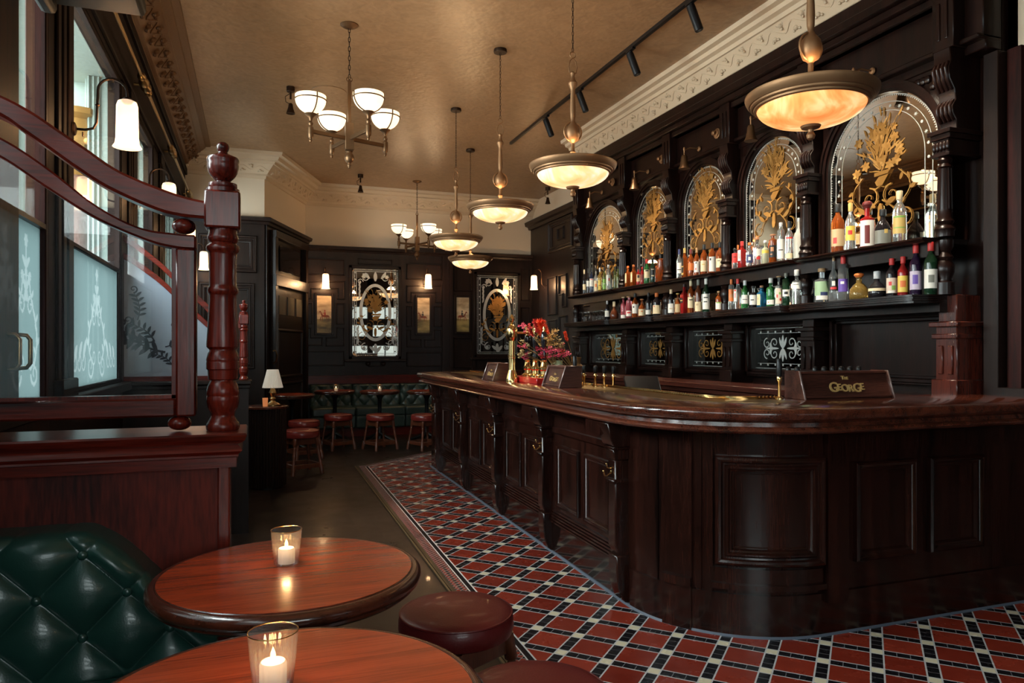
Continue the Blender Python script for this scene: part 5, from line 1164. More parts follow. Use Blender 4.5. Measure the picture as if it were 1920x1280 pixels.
obj('base_panel', MB().box(XL, xe-.06, 2.385, 2.535, 0, zl-.1), wood('flame_mahogany_panel', (.020, .0025, .0018), (.115, .012, .006), 'z', .5, 0, scale=7, stretch=.12, spec=.2), t)
obj('corner_post', MB().box(xe-.085, xe-.05, 2.378, 2.54, 0, zl-.1), WR, t, bev=.004)
# second, smaller screen further down the window side
PY2 = 5.65
t = thing('partition_screen', 'smaller dark bench screen with frosted scroll-etched glass behind the front screen', 'screen', (-.4, PY2, 0))
c = at_y(457, 712, PY2); k = depth(c)/FP*150/540
newel(t, c, c.z, k, WR)
f2 = lambda x, y: (lambda p: (p.x, p.z))(at_y(x, y, PY2))
U = resample([(222, 435), (250, 452), (300, 490), (340, 528), (375, 556), (410, 588), (452, 604)]); Lr = resample([(222, 447), (250, 464), (300, 502), (340, 541), (375, 571), (410, 603), (452, 617)])
obj('top_rail', rail_mb(U, Lr, PY2-.025, PY2+.025, f2), WRX, t, bev=.004)
U2 = resample([(222, 470), (250, 484), (300, 520), (340, 558), (375, 590), (405, 616), (440, 640)]); L2 = resample([(222, 482), (250, 496), (300, 532), (340, 570), (375, 602), (405, 628), (440, 650)])
obj('curved_rail', rail_mb(U2, L2, PY2-.02, PY2+.02, f2), WRX, t, bev=.004)
obj('bottom_rail', MB().box(XL, f2(440, 700)[0], PY2-.02, PY2+.02, f2(400, 718)[1], f2(400, 704)[1]), WRX, t)
obj('stile', MB().box(f2(432, 700)[0], f2(440, 700)[0], PY2-.02, PY2+.02, f2(400, 716)[1], f2(436, 645)[1]), WR, t)
gp = [f2(*p) for p in L2]; zb = f2(400, 705)[1]
pane = obj('frosted_pane', MB().prism([(gp[0][0], zb), (gp[-1][0], zb)]+[p for p in reversed(gp)], 'xz', PY2-.003, PY2+.003), frosted('frosted_screen_glass', (.50, .56, .64), .25, .55), t)
o = Orn(); cx, cz = f2(290, 640); k = .0034
def acanthus(o, x, y, a, l, bend):
    pts = [(x+l*s*cos(a+bend*s), y+l*s*sin(a+bend*s)) for s in [i/12 for i in range(13)]]
    o.stroke(pts, lambda s: l*.05*(1-.6*s)); e = pts[-1]; o.spiral(e[0], e[1]+l*.12, l*.14, -pi/2, 1.2, l*.05, 1 if bend > 0 else -1)
    for i in range(2, 12, 2):
        p = pts[i]; aa = a+bend*i/12*1.5; o.leaf(p[0], p[1], aa+.7, l*.26, l*.09, .6); o.leaf(p[0], p[1], aa-.7, l*.26, l*.09, -.6)
for (px, py, a, l, bd) in ((290, 640, 2.0, 150, .5), (290, 640, 3.4, 190, -.5), (310, 660, 3.0, 230, -.4), (325, 690, 1.8, 120, .7), (310, 650, .2, 120, .6), (258, 600, 1.2, 140, .5), (345, 655, 1.2, 120, .8)):
    x, z = f2(px, py); acanthus(o, x, z, a, l*.0014, bd)
obj('etched_scrolls', o.build(lambda u, v, w: (u, PY2-.0032-w, v), .001), mat('clear_cut_scroll', (.03, .028, .035), .15), pane)
zl2 = c.z; obj('ledge', MB().box(XL, f2(472, 715)[0], PY2-.09, PY2+.09, zl2-.03, zl2).box(XL, f2(470, 715)[0], PY2-.075, PY2+.075, zl2-.06, zl2-.03), WB, t, bev=.006)
obj('base_panel', MB().box(XL, f2(466, 715)[0], PY2-.06, PY2+.06, 0, zl2-.06), WB, t)

# ---------------------------------------------------------------- green leather seating
def tuft(P, p, q, A):
    # P(a, b) -> point of a cushion front; pillow height from a diamond lattice of buttons
    return A*((abs(sin(pi*p)*sin(pi*q)))**.42)
bq = thing('banquette', 'deep-buttoned green leather banquette with swooping end in front of the screen', 'banquette', (-.5, 2.1, 0))
YB0, YB1 = 2.235, 2.365
def ztop(x):
    k = [(-.85, .835), (-.45, .835), (-.415, .826), (-.36, .785), (-.285, .71), (-.235, .645), (-.19, .585), (-.14, .535), (-.10, .51)]
    for (a, za), (b, zb_) in zip(k[:-1], k[1:]):
        if x <= b: s = max(0, (x-a)/(b-a)); return za+(zb_-za)*s
    return k[-1][1]
NX, NZ = 240, 150; V = []; F = []
BU, BV = .108, .112
XN = [-.845+.745*i/NX for i in range(NX+1)]
zt_s = [sum(ztop(min(-.10, max(-.85, x+d))) for d in (-.02, -.01, 0, .01, .02))/5 for x in XN]
for i, x in enumerate(XN):
    for j in range(NZ+1):
        v = j/NZ; z0 = .42; H_ = zt_s[i]
        if v < .72: z = z0+(H_-.045-z0)*v/.72; y = YB0; nrm = (0, -1)
        else:
            a = (v-.72)/.28*pi*.5*1.9; rr = .045; z = H_-.045+rr*sin(min(a, pi/2)) if a <= pi/2 else H_; y = YB0+rr*(1-cos(min(a, pi/2)))+(a-pi/2 if a > pi/2 else 0)*.075; nrm = (-cos(min(a, pi/2)), 1) if False else (0, -1)
        s = (z-.781)/BV; u = (x+.436)/BU; p, q = (u+s)/1.0, (u-s)/1.0
        h = .040*(((sin(pi*p/2)*sin(pi*q/2))**2+.0006)**.22-.19)*min(1, .35+.65*(1-max(0, v-.66)/.34))
        edge = 1
        ny = 1 if v < .72 else max(0, cos((v-.72)/.28*pi*.5*1.9))
        nz = 0 if v < .72 else min(1, sin(min(pi/2, (v-.72)/.28*pi*.5*1.9)))
        V.append((x, y-h*ny, z+h*nz*.35))
for i in range(NX):
    for j in range(NZ): F.append((i*(NZ+1)+j, (i+1)*(NZ+1)+j, (i+1)*(NZ+1)+j+1, i*(NZ+1)+j+1))
back = obj('buttoned_back', MB().add(V, F), GREENL, bq, ang=80)
core = [(x, z) for x, z in zip(XN, zt_s)]
obj('back_board', MB().prism([(-.845, .1), (-.10, .1)]+[(x, z-.03) for x, z in reversed(core)], 'xz', YB0+.04, YB1), GREENL, bq)
for m in range(-8, 9):
    for n in range(-8, 9):
        u, s = m+n, m-n; x, z = u*BU-.436, s*BV+.781
        if -.84 < x < -.12 and .46 < z < ztop(x)-.05: obj('button', MB().ball((x, YB0-.006, z), (.013, .009, .013), 14, 8), GREENL, bq)
seat = MB(); sx0, sx1 = -.845, -.08
seat.box(sx0, sx1, 1.62, YB0-.01, .30, .45); obj('seat_cushion', seat, GREENL, bq, bev=.035, seg=3)
obj('plinth', MB().box(sx0, sx1-.03, 1.68, 2.3, 0, .30), WD, bq)
# bench along the back wall
b2 = thing('banquette', 'long buttoned green leather bench along the far panelled wall', 'banquette', (2.2, 11.3, 0))
YF = 11.72; seams = [.82, 1.47, 2.235, 3.0, 3.75, 4.5]
for a, b in zip(seams[:-1], seams[1:]):
    V = []; F = []; n1, n2 = 56, 40
    for i in range(n1+1):
        for j in range(n2+1):
            x = a+(b-a)*i/n1; z = .42+.37*j/n2; u = (x-a)/.094; s = (z-.42)/.12; p, q = u+s, u-s
            e = min(1, min(i, n1-i)/3)**.5*min(1, min(j, n2-j)/3)**.5
            V.append((x, YF-.12-.045*e*((abs(sin(pi*p/2)*sin(pi*q/2)))**.4)-.02*e, z))
    for i in range(n1):
        for j in range(n2): F.append((i*(n2+1)+j, (i+1)*(n2+1)+j, (i+1)*(n2+1)+j+1, i*(n2+1)+j+1))
    mb = MB().add(V, F).box(a+.003, b-.003, YF-.12, YF-.03, .40, .79); obj('back_section', mb, GREENL2, b2, ang=80)
    obj('seat_section', MB().box(a+.002, b-.002, 11.12, 11.6, .31, .45), GREENL2, b2, bev=.03, seg=3)
    obj('seat_front', MB().box(a+.002, b-.002, 11.13, 11.3, .13, .32), GREENL2, b2, bev=.025, seg=3)
obj('kick_board', MB().box(.8, 4.5, 11.2, 11.6, 0, .14), WRX, b2)
obj('back_rail', MB().box(.8, 4.5, YF-.14, YF-.03, .79, .90).box(.8, 4.5, YF-.16, YF-.03, .90, .92), WRX, b2)

# ---------------------------------------------------------------- tables
def table(label, loc, r, zt, name='round_table', m=WT, me=WTE, group=None):
    t = thing(name, label, 'table', (loc[0], loc[1], 0), group); c = (loc[0], loc[1], 0)
    obj('tabletop', MB().lathe([(r-.05, zt-.055), (r-.022, zt-.052), (r-.014, zt-.045), (r-.016, zt-.040), (r-.004, zt-.034), (r, zt-.024), (r-.002, zt-.012), (r-.012, zt-.003), (r-.022, zt-.002), (r-.024, zt-.004), (r-.027, zt-.001)], c, 96), me, t, ang=60)
    obj('table_surface', MB().lathe([(r-.05, zt-.01), (r-.0265, zt-.004), (r-.0268, zt-.0003), (r-.03, zt)], c, 96), m, t)
    obj('pedestal', MB().lathe([(.05, .04), (.045, .10), (.03, .14), (.026, .4), (.03, .62), (.06, .68), (.12, zt-.05)], c, 24), BLACKM, t)
    b = MB()
    for k in range(4):
        a = pi/4+k*pi/2; d = Vector((cos(a), sin(a), 0)); b.tube([Vector(c)+d*.03+Vector((0, 0, .12)), Vector(c)+d*.14+Vector((0, 0, .07)), Vector(c)+d*.26+Vector((0, 0, .025))], [.03, .024, .03], 10); b.ball(Vector(c)+d*.27+Vector((0, 0, .02)), (.035, .035, .02))
    obj('iron_base', b, BLACKM, t); return t
T1, T2 = (.0915, 2.018), (.044, 1.259)
table('round red oak table beside the green leather banquette, middle of the floor', T1, .35, .75, group=None)
table('round red oak table closest to the camera with a candle near its edge', T2, .35, .75)
tt = None
for px, lab in ((628, 'small round table in front of the green bench, left of three'), (712, 'small round table in front of the green bench, middle of three'), (800, 'small round table partly hidden behind the bar end')):
    loc = at_z(px, 731.5, .745)
    if tt is None: tt = table(lab, loc, .29, .745, group='tables along the far bench')
    else: copy_tree(tt, loc=Vector((loc.x, loc.y, 0)), label=lab)
for px, py, lab in ((548, 738.5, 'dark round table by the lobby door behind the table lamp'),):
    loc = at_z(px, py, .745); copy_tree(tt, loc=Vector((loc.x, loc.y, 0)), label=lab)
# candles
FLAME = mat('candle_flame', (1, .6, .2), .5, emit=(1, .50, .14), es=14)
WAX = mat('candle_wax', (.82, .76, .66), .5, sss=.2, emit=(1, .62, .30), es=.12)
HG = ribbed('ribbed_tumbler_glass'); GRIM = mat('gold_rim', (.75, .48, .2), .2, 1)
def candle(label, loc, k=1, lit=True, group='candle glasses on the tables'):
    t = thing('candle_glass', label, 'candle', loc, group); h = .098*k; r0, r1 = .033*k, .042*k
    mb = MB(); n = 96; V = []; F = []
    rows = [(r0*.9, 0), (r0, .003), (r0+(r1-r0)*.5, h*.5), (r1, h)]
    for r, z in rows:
        for i in range(n): q = r*(1+.02*(abs(sin(i*pi/4)))); a = 2*pi*i/n; V.append((loc[0]+q*cos(a), loc[1]+q*sin(a), loc[2]+z))
    for j in range(len(rows)-1):
        for i in range(n): F.append((j*n+i, j*n+(i+1) % n, (j+1)*n+(i+1) % n, (j+1)*n+i))
    F.append(tuple(range(n))); mb.add(V, F); obj('tumbler', mb, HG, t, ang=60)
    obj('rim', MB().tube([(loc[0]+r1*cos(a), loc[1]+r1*sin(a), loc[2]+h) for a in [2*pi*i/40 for i in range(40)]], .0011*k, 6, closed=True), GRIM, t)
    w = obj('wax', MB().lathe([(.023*k, .004), (.023*k, .042*k), (.020*k, .046*k), (.004*k, .044*k)], loc, 24), WAX, t)
    obj('flame', MB().lathe([(.001, .046*k), (.0045*k, .053*k), (.004*k, .060*k), (.0004, .070*k)], loc, 12), FLAME, w)
    if lit: point('candle_light', (loc[0], loc[1], loc[2]+.062*k), .35, (1, .55, .22), .01)
    return t
candle('ribbed candle glass standing on the middle round table', tuple(at_z(537, 1057, .7505)), .97)
candle('ribbed candle glass on the closest round table, cut by the picture edge', tuple(at_z(512, 1288, .7505)), 1.0)
for px, py, lab in ((630, 733, 'small candle glass on the left table by the far bench'), (712, 733, 'small candle glass on the middle table by the far bench')): candle(lab, tuple(at_z(px, py, .7455)), .95, False)
# stools
def stool(label, loc, red, group=None, rz=0, wm=WS, h=.49):
    t = thing('pub_stool', label, 'stool', (loc[0], loc[1], 0), group); c = (loc[0], loc[1], 0); r = .185
    obj('seat', MB().lathe([(r-.02, h-.085), (r-.002, h-.075), (r+.004, h-.055), (r+.003, h-.03), (r-.004, h-.012)], c, 48), red, t)
    obj('seat_top', MB().lathe([(r-.004, h-.012), (r-.003, h-.008), (r-.010, h-.003), (r-.03, h+.002), (r*.5, h+.008), (1e-4, h+.010)], c, 48), red, t, ang=60)
    obj('piping', MB().tube([(c[0]+(r-.002)*cos(a), c[1]+(r-.002)*sin(a), h-.011) for a in [2*pi*i/48 for i in range(48)]], .004, 6, closed=True), red, t)
    R = Matrix.Translation(Vector(c))@Matrix.Rotation(rz, 4, 'Z')
    ap = MB()
    for s in (-1, 1): ap.box(-.115, .115, s*.115-.012, s*.115+.012, h-.15, h-.085).box(s*.115-.012, s*.115+.012, -.115, .115, h-.15, h-.085)
    obj('apron', ap.moved(R), wm, t, bev=.003)
    for sx in (-1, 1):
        for sy in (-1, 1):
            a = Vector((sx*.118, sy*.118, h-.085)); b = Vector((sx*.165, sy*.165, 0)); P = [a.lerp(b, k) for k in (0, .2, .22, .27, .30, .36, .45, .55, .62, .66, .70, .74, .76, 1)]
            rr = [.022, .022, .013, .019, .012, .015, .019, .015, .012, .018, .013, .019, .023, .021]
            obj('leg', MB().tube(P, rr, 10).moved(R), wm, t, ang=50)
    st = MB()
    for s in (-1, 1): st.box(-.14, .14, s*.15-.011, s*.15+.011, .07, .115).box(s*.15-.011, s*.15+.011, -.14, .14, .07, .115)
    obj('stretcher', st.moved(R), wm, t, bev=.003); return t
p = (.627, 2.287); stool('oxblood leather topped stool beside the middle round table', p, REDL, 'stools at the front tables', .5)
p = (.665, 1.674); stool('oxblood leather stool cut off by the bottom edge of the picture', p, REDL, 'stools at the front tables', .2)
p = at_z(634, 778, .455); s0_ = stool('red leather stool at the left table by the far bench', p, REDL2, 'stools by the far bench', .35, WS, .47)
for px, lab in ((713, 'red leather stool at the middle table by the far bench'), (797, 'red leather stool half hidden behind the end of the bar')):
    p = at_z(px, 778, .455); copy_tree(s0_, loc=Vector((p.x, p.y, 0)), rz=.05, label=lab)
p = at_z(565, 805, .47); sl = copy_tree(s0_, loc=Vector((p.x, p.y, 0)), label='front one of two stools standing left beside the fluted cabinet'); sl['group'] = 'stools by the fluted cabinet'
p = at_z(568, 789, .47); sl = copy_tree(s0_, loc=Vector((p.x+.02, p.y+.12, 0)), label='back one of two stools standing left beside the fluted cabinet'); sl['group'] = 'stools by the fluted cabinet'
# fluted cabinet with a table lamp
LZ = 7.0
pc = ray(500, 760)*LZ+Vector((0, 0, HC)); cxx, cyy, czz = pc.x, pc.y, pc.z
t = thing('fluted_cabinet', 'dark fluted half-round cabinet carrying the small table lamp', 'cabinet', (cxx, cyy, 0))
mb = MB(); n = 40
for k in range(n):
    a = 2*pi*k/n; mb.tube([(cxx+.17*cos(a), cyy+.17*sin(a), .02), (cxx+.17*cos(a), cyy+.17*sin(a), czz-.03)], .015, 8)
obj('fluted_body', mb, WB, t); obj('body_core', MB().lathe([(.165, 0), (.165, czz-.025)], (cxx, cyy, 0), 32), WB, t)
obj('cabinet_top', MB().lathe([(.19, czz-.03), (.205, czz-.022), (.205, czz-.005), (.195, czz)], (cxx, cyy, 0), 48), WC, t)
lx, ly = cxx+.055, cyy-.04; c = (lx, ly, czz)
t = thing('table_lamp', 'small brass table lamp with pleated cream shade on fluted cabinet', 'lamp', c)
obj('lamp_base', L3([(.075, 0), (.075, .012), (.06, .02), (.05, .026), (.03, .035), (.022, .05)], c, 28), OBRASS, t)
obj('lamp_stem', L3([(.022, .048), (.03, .07), (.02, .085), (.026, .10), (.036, .125), (.022, .16), (.016, .175), (.02, .185), (.01, .20)], c, 20), OBRASS, t)
V = []; F = []; n = 120
for z, r in ((.175, .095), (.35, .052)):
    for i in range(n): q = r*(1+.03*(1 if i % 2 else -1)); V.append((lx+q*cos(2*pi*i/n), ly+q*sin(2*pi*i/n), czz+z))
for i in range(n): F.append((i, (i+1) % n, n+(i+1) % n, n+i))
obj('lamp_shade', MB().add(V, F), mat('pleated_cream_fabric', (.62, .58, .52), .8, emit=(1, .85, .66), es=.12), t, ang=5)
c = (lx-.07, ly-.05, czz); t = thing('glass_votive', 'amber glass votive beside the table lamp', 'votive', c)
obj('tumbler', L3([(.022, 0), (.026, .08), (.023, .08), (.02, .004)], c, 20), mat('amber_votive_glass', (.45, .18, .08), .15, trans=.4, emit=(1, .4, .15), es=.2), t); obj('wax', L3([(.018, .003), (.018, .04)], c, 16), WAX, t)

# ---------------------------------------------------------------- pictures and mirrors on the back wall
def pic_mat(name, seed, sky1, sky2, gnd1, gnd2, z0, z1, hor):
    m, t, p = new_mat(name); N, L = t.nodes, t.links
    tc = N.new('ShaderNodeTexCoord'); s = N.new('ShaderNodeSeparateXYZ'); L.new(tc.outputs['Object'], s.inputs[0])
    n = N.new('ShaderNodeTexNoise'); n.inputs['Scale'].default_value = 7; n.inputs['Detail'].default_value = 7; mp = N.new('ShaderNodeMapping'); mp.inputs['Location'].default_value = (seed, seed, 0); mp.inputs['Scale'].default_value = (.6, 1, 1.6); L.new(tc.outputs['Object'], mp.inputs[0]); L.new(mp.outputs[0], n.inputs[0])
    sky = ramp(t, n.outputs[0], [(.35, sky1), (.65, sky2)]); g = ramp(t, n.outputs[0], [(.35, gnd1), (.65, gnd2)])
    k = M_(t, 'LESS_THAN', M_(t, 'ADD', s.outputs[2], M_(t, 'MULTIPLY', n.outputs[0], .05)), hor); L.new(mixc(t, k, sky, g), p.inputs[0]); p.inputs['Roughness'].default_value = .35; return m
def horse(o, x, y, k, sg=1):
    # rearing hunter and rider, side view
    P = lambda pts: o.poly([(x+sg*u*k, y+v*k) for u, v in pts])
    P([(-.5, .0), (-.45, .25), (-.1, .28), (.25, .3), (.45, .45), (.5, .3), (.35, .05), (0, -.05)]); P([(.3, .3), (.5, .75), (.62, .78), (.75, .6), (.68, .56), (.55, .6), (.48, .35)])
    for u, w in ((-.45, -.1), (-.3, .05), (.25, .05), (.38, .2)): P([(u, .1), (u+.1, .1), (u+.06+w, -.3), (u+w, -.5), (u-.04+w, -.5), (u+.0+w*.7, -.25)])
    P([(-.5, .2), (-.65, -.1), (-.6, -.12), (-.46, .1)])
def rider(o, x, y, k, sg=1):
    P = lambda pts: o.poly([(x+sg*u*k, y+v*k) for u, v in pts])
    P([(-.12, .25), (.08, .25), (.12, .55), (.0, .68), (-.1, .6)]); P([(.0, .3), (.2, .25), (.18, .0), (.08, .0), (.08, .18)]); P([(.1, .5), (.35, .42), (.34, .37), (.1, .42)])
    o.disc(x, y+.76*k, .075*k); P([(-.09, .80), (.1, .80), (.08, .9), (-.06, .9)])
COATR = mat('painted_red_coat', (.35, .04, .03), .5); COATD = mat('painted_dark_coat', (.02, .02, .03), .5); HORSEM = mat('painted_bay_horse', (.20, .045, .018), .5)
for i, (a, b, c_, d, lab, coat, sg, hx, hy) in enumerate(((594, 621, 553, 624, 'narrow hunting picture with a rider in red coat, left of the bright mirror', COATR, -1, .55, .42), (782, 805, 557, 624, 'narrow hunting picture with a rider jumping left, right of the bright mirror', COATD, -1, .45, .42), (855, 879, 557, 622, 'narrow hunting picture with a dark rider on chestnut horse, left of the dark mirror', COATD, 1, .45, .42))):
    u0, v1 = bw(a, c_); u1, v0 = bw(b, d); y = YB-.035
    t = thing('framed_picture', lab, 'picture', ((u0+u1)/2, y, (v0+v1)/2), 'hunting pictures on the back wall')
    fm = MB()
    for q in ((u0-.035, u0, v0-.035, v1+.035), (u1, u1+.035, v0-.035, v1+.035), (u0, u1, v0-.035, v0), (u0, u1, v1, v1+.035)): fm.box(q[0], q[1], y-.03, y+.005, q[2], q[3])
    obj('picture_frame', fm, WB, t, bev=.004)
    hgt = v1-v0
    cv = obj('canvas', MB().box(u0, u1, y-.012, y, v0, v1), pic_mat('painted_hunting_scene', i*3.7, (.30, .21, .12), (.74, .60, .40), (.05, .045, .02), (.40, .30, .11), v0, v1, -hgt/2+hgt*.42), t)
    w = u1-u0; cx, cy = u0+w*hx, v0+hgt*hy; k = w*.56
    for nm, fn_2, m_ in (('painted_horse', horse, HORSEM), ('painted_rider', rider, coat)):
        o = Orn(); fn_2(o, cx, cy, k, sg); obj(nm, o.build(lambda u, v, q: (min(max(u, u0+.003), u1-.003), y-.0125-q, v), .0006), m_, cv)
for a, b, c_, d, lab, mm_, et in ((660, 746, 503, 667, 'large etched mirror with bright silvered scrolls on the back wall', MIRROR, ETCH), (893, 969, 515, 664, 'dark etched mirror with gilded oval bouquet on the right of back wall', mat('dark_mirror', (.30, .26, .22), .03, 1), ETCH)):
    u0, v1 = bw(a, c_); u1, v0 = bw(b, d); y = YB-.04; hw, hh = (u1-u0)/2, (v1-v0)/2; cx, cz = (u0+u1)/2, (v0+v1)/2; r = .06
    t = thing('wall_mirror', lab, 'mirror', (cx, y, cz), 'etched mirrors on the back wall')
    rr = []
    for sx, sz, a0 in ((1, 1, 0), (-1, 1, pi/2), (-1, -1, pi), (1, -1, 3*pi/2)):
        for k in range(6): an = a0+pi/2*k/5; rr.append((cx+sx*(hw-r)+r*cos(an), cz+sz*(hh-r)+r*sin(an)))
    gl = obj('mirror_glass', MB().prism(rr, 'xz', y-.012, y), mm_, t)
    fm = MB()
    for q in ((cx-hw-.05, cx-hw, cz-hh-.05, cz+hh+.05), (cx+hw, cx+hw+.05, cz-hh-.05, cz+hh+.05), (cx-hw-.05, cx+hw+.05, cz-hh-.05, cz-hh), (cx-hw-.05, cx+hw+.05, cz+hh, cz+hh+.05)): fm.box(q[0], q[1], y-.03, y+.01, q[2], q[3])
    fm.box(cx-hw-.12, cx+hw+.12, y-.06, y+.01, cz-hh-.09, cz-hh-.05); obj('mirror_frame', fm, WB, t, bev=.006)
    e = Orn(); e.ring(0, 0, hw*.70, hh*.66, .05)
    for s in (-1, 1):
        for k in (.82, .90): e.stroke([(s*hw*k, -hh*.94), (s*hw*k, hh*.94)], .008)
        e.stroke([(-hw*.9, s*hh*.94), (hw*.9, s*hh*.94)], .008)
        for k in range(13): e.disc(s*hw*.86, -hh*.9+hh*1.8*k/12, .012)
        for q in (-1, 1):
            e.spiral(q*hw*.45, s*hh*.80, .07, pi/2, 1.2, .016, q*s); e.spiral(q*hw*.66, s*hh*.70, .05, 0, 1.1, .014, -q*s); e.leaf(q*hw*.25, s*hh*.78, (pi/2 if s > 0 else -pi/2)-q*.8, .14, .05, .4); e.flower(q*hw*.5, s*hh*.82, .04)
            for k in range(4): e.leaf(q*hw*.72, s*hh*(.3+.1*k), (pi/2)*s+q*.4, .1, .03, -.4*q)
        e.leaf(0, s*hh*.72, pi/2*s, .16, .06)
    n = int(hh*2/.022)
    for k in range(n):
        for s in (-1, 1): e.disc(s*hw*.97, -hh*.96+hh*1.92*k/n, .008, 5)
    for k in range(int(hw*2/.022)):
        for s in (-1, 1): e.disc(-hw*.94+.022*k, s*hh*.98, .008, 5)
    obj('etched_border', e.build(lambda u, v, w: (cx+u, y-.0125-w, cz+v)), et, gl)
    g = bouquet_orn(50+a, .42, .5); obj('gilded_bouquet', g.build(lambda u, v, w: (cx+u, y-.0135-w, cz-.02+v), tilt=.16), GOLDLEAF, gl, ang=5)
# ---------------------------------------------------------------- lamps
ALAB = glow('alabaster_shade', (.95, .36, .10), (1, .60, .27), .88, 3.2, 2.2, (1, .88, .66))
ALABN = glow('amber_alabaster_shade', (.80, .19, .035), (.95, .40, .12), .78, 3.6, 2.4, (1, .72, .34))
OPAL = glow('opal_glass_shade', (1, .80, .54), (1, .88, .68), .95, 2, .5)
FROSTL = glow('frosted_lamp_shade', (1, .78, .52), (1, .88, .68), .8, 3, .5, None, .4)
WARM = (1, .66, .34)
def chain(mb, x, y, z0, z1, r=.010, w=.0022):
    n = max(1, int((z1-z0)/(r*2.6)));
    for k in range(n):
        z = z0+(z1-z0)*(k+.5)/n; h = (z1-z0)/n*.62; a = (k % 2)*pi/2
        mb.tube([(x+r*.55*cos(q)*cos(a), y+r*.55*cos(q)*sin(a), z+h*sin(q)) for q in [2*pi*i/10 for i in range(10)]], w, 5, closed=True)
    return mb
def pendant(label, x, y, zr, shade, r=.288):
    t = thing('bowl_pendant', label, 'pendant lamp', (x, y, zr), 'alabaster bowl pendants over the bar'); c = (x, y, zr)
    obj('ceiling_canopy', MB().lathe([(.055, -.028), (.058, -.02), (.055, 0)], (x, y, ZC), 24), DBRONZE, t)
    zs = zr+.70
    obj('chain', chain(MB(), x, y, zs+.06, ZC-.025), DBRONZE, t)
    s = MB().lathe([(.010, .06), (.012, .08), (.020, .10), (.012, .115), (.012, .16), (.02, .17), (.035, .18), (.046, .21), (.048, .235), (.044, .26), (.02, .29), (.013, .31), (.017, .33), (.019, .38), (.015, .50), (.018, .52), (.028, .54), (.030, .555), (.018, .575), (.012, .60), (.018, .62), (.006, .63)], c, 20)
    s.tube([(x+.062*cos(a), y, zr+.235+.062*sin(a)) for a in [2*pi*i/28 for i in range(28)]], .006, 6, closed=True)
    s.tube([(x-.022, y, zr+.62), (x-.03, y, zr+.66), (x-.02, y, zr+.70), (x, y, zr+.72), (x+.02, y, zr+.70), (x+.03, y, zr+.66), (x+.022, y, zr+.62)], .004, 6)
    s.tube([(x+.02*cos(a), y, zr+.74+.02*sin(a)) for a in [2*pi*i/18 for i in range(18)]], .003, 6, closed=True)
    for k in range(3): a = 2*pi*k/3; s.tube([(x, y, zr+.07), (x+.1*cos(a), y+.1*sin(a), zr+.035), (x+r*.86*cos(a), y+r*.86*sin(a), zr-.02)], .006, 6)
    obj('stem', s, BRONZE, t)
    obj('rim', MB().lathe([(r*.80, -.028), (r*.81, -.044), (r*.835, -.046), (r*.86, -.042), (r*.865, -.034), (r*.89, -.034), (r*.91, -.029), (r*.915, -.021), (r*.935, -.021), (r*.968, -.010), (r*.99, .003), (r, .012), (r, .018), (r*.985, .021), (r*.95, .013), (r*.88, -.008), (r*.80, -.028)], c, 72), BRONZE, t, ang=22)
    bp = [(r*.82*cos(a), -.034-.094*sin(a)) for a in [pi/2*k/12 for k in range(13)]]
    obj('alabaster_bowl', MB().lathe([(max(q, .001), z) for q, z in bp], c, 56), shade, t)
    obj('finial', MB().lathe([(.045, -.127), (.04, -.137), (.014, -.145), (.012, -.155), (.020, -.170), (.016, -.185), (.004, -.193)], c, 20), BRONZE, t)
    point('pendant_bulb', (x, y, zr+.02), 14.5, WARM, .08)
PEND = [(1520, 3.29, 'nearest bowl pendant hanging over the right end of the bar'), (1074, 4.73, 'second nearest bowl pendant over the bar, left of the cornice'), (938, 6.16, 'third bowl pendant along the bar, in front of the white wall'), (855, 7.68, 'fourth bowl pendant along the bar, just above the farthest one'), (882, 9.24, 'farthest bowl pendant, lowest in the row over the bar')]
for (px, Z, lab), zr in zip(PEND, (2.485, 2.53, 2.55, 2.515, 2.495)):
    d = ray(px, HY)*Z; pendant(lab, d.x, d.y, zr, ALABN if Z < 4 else ALAB)
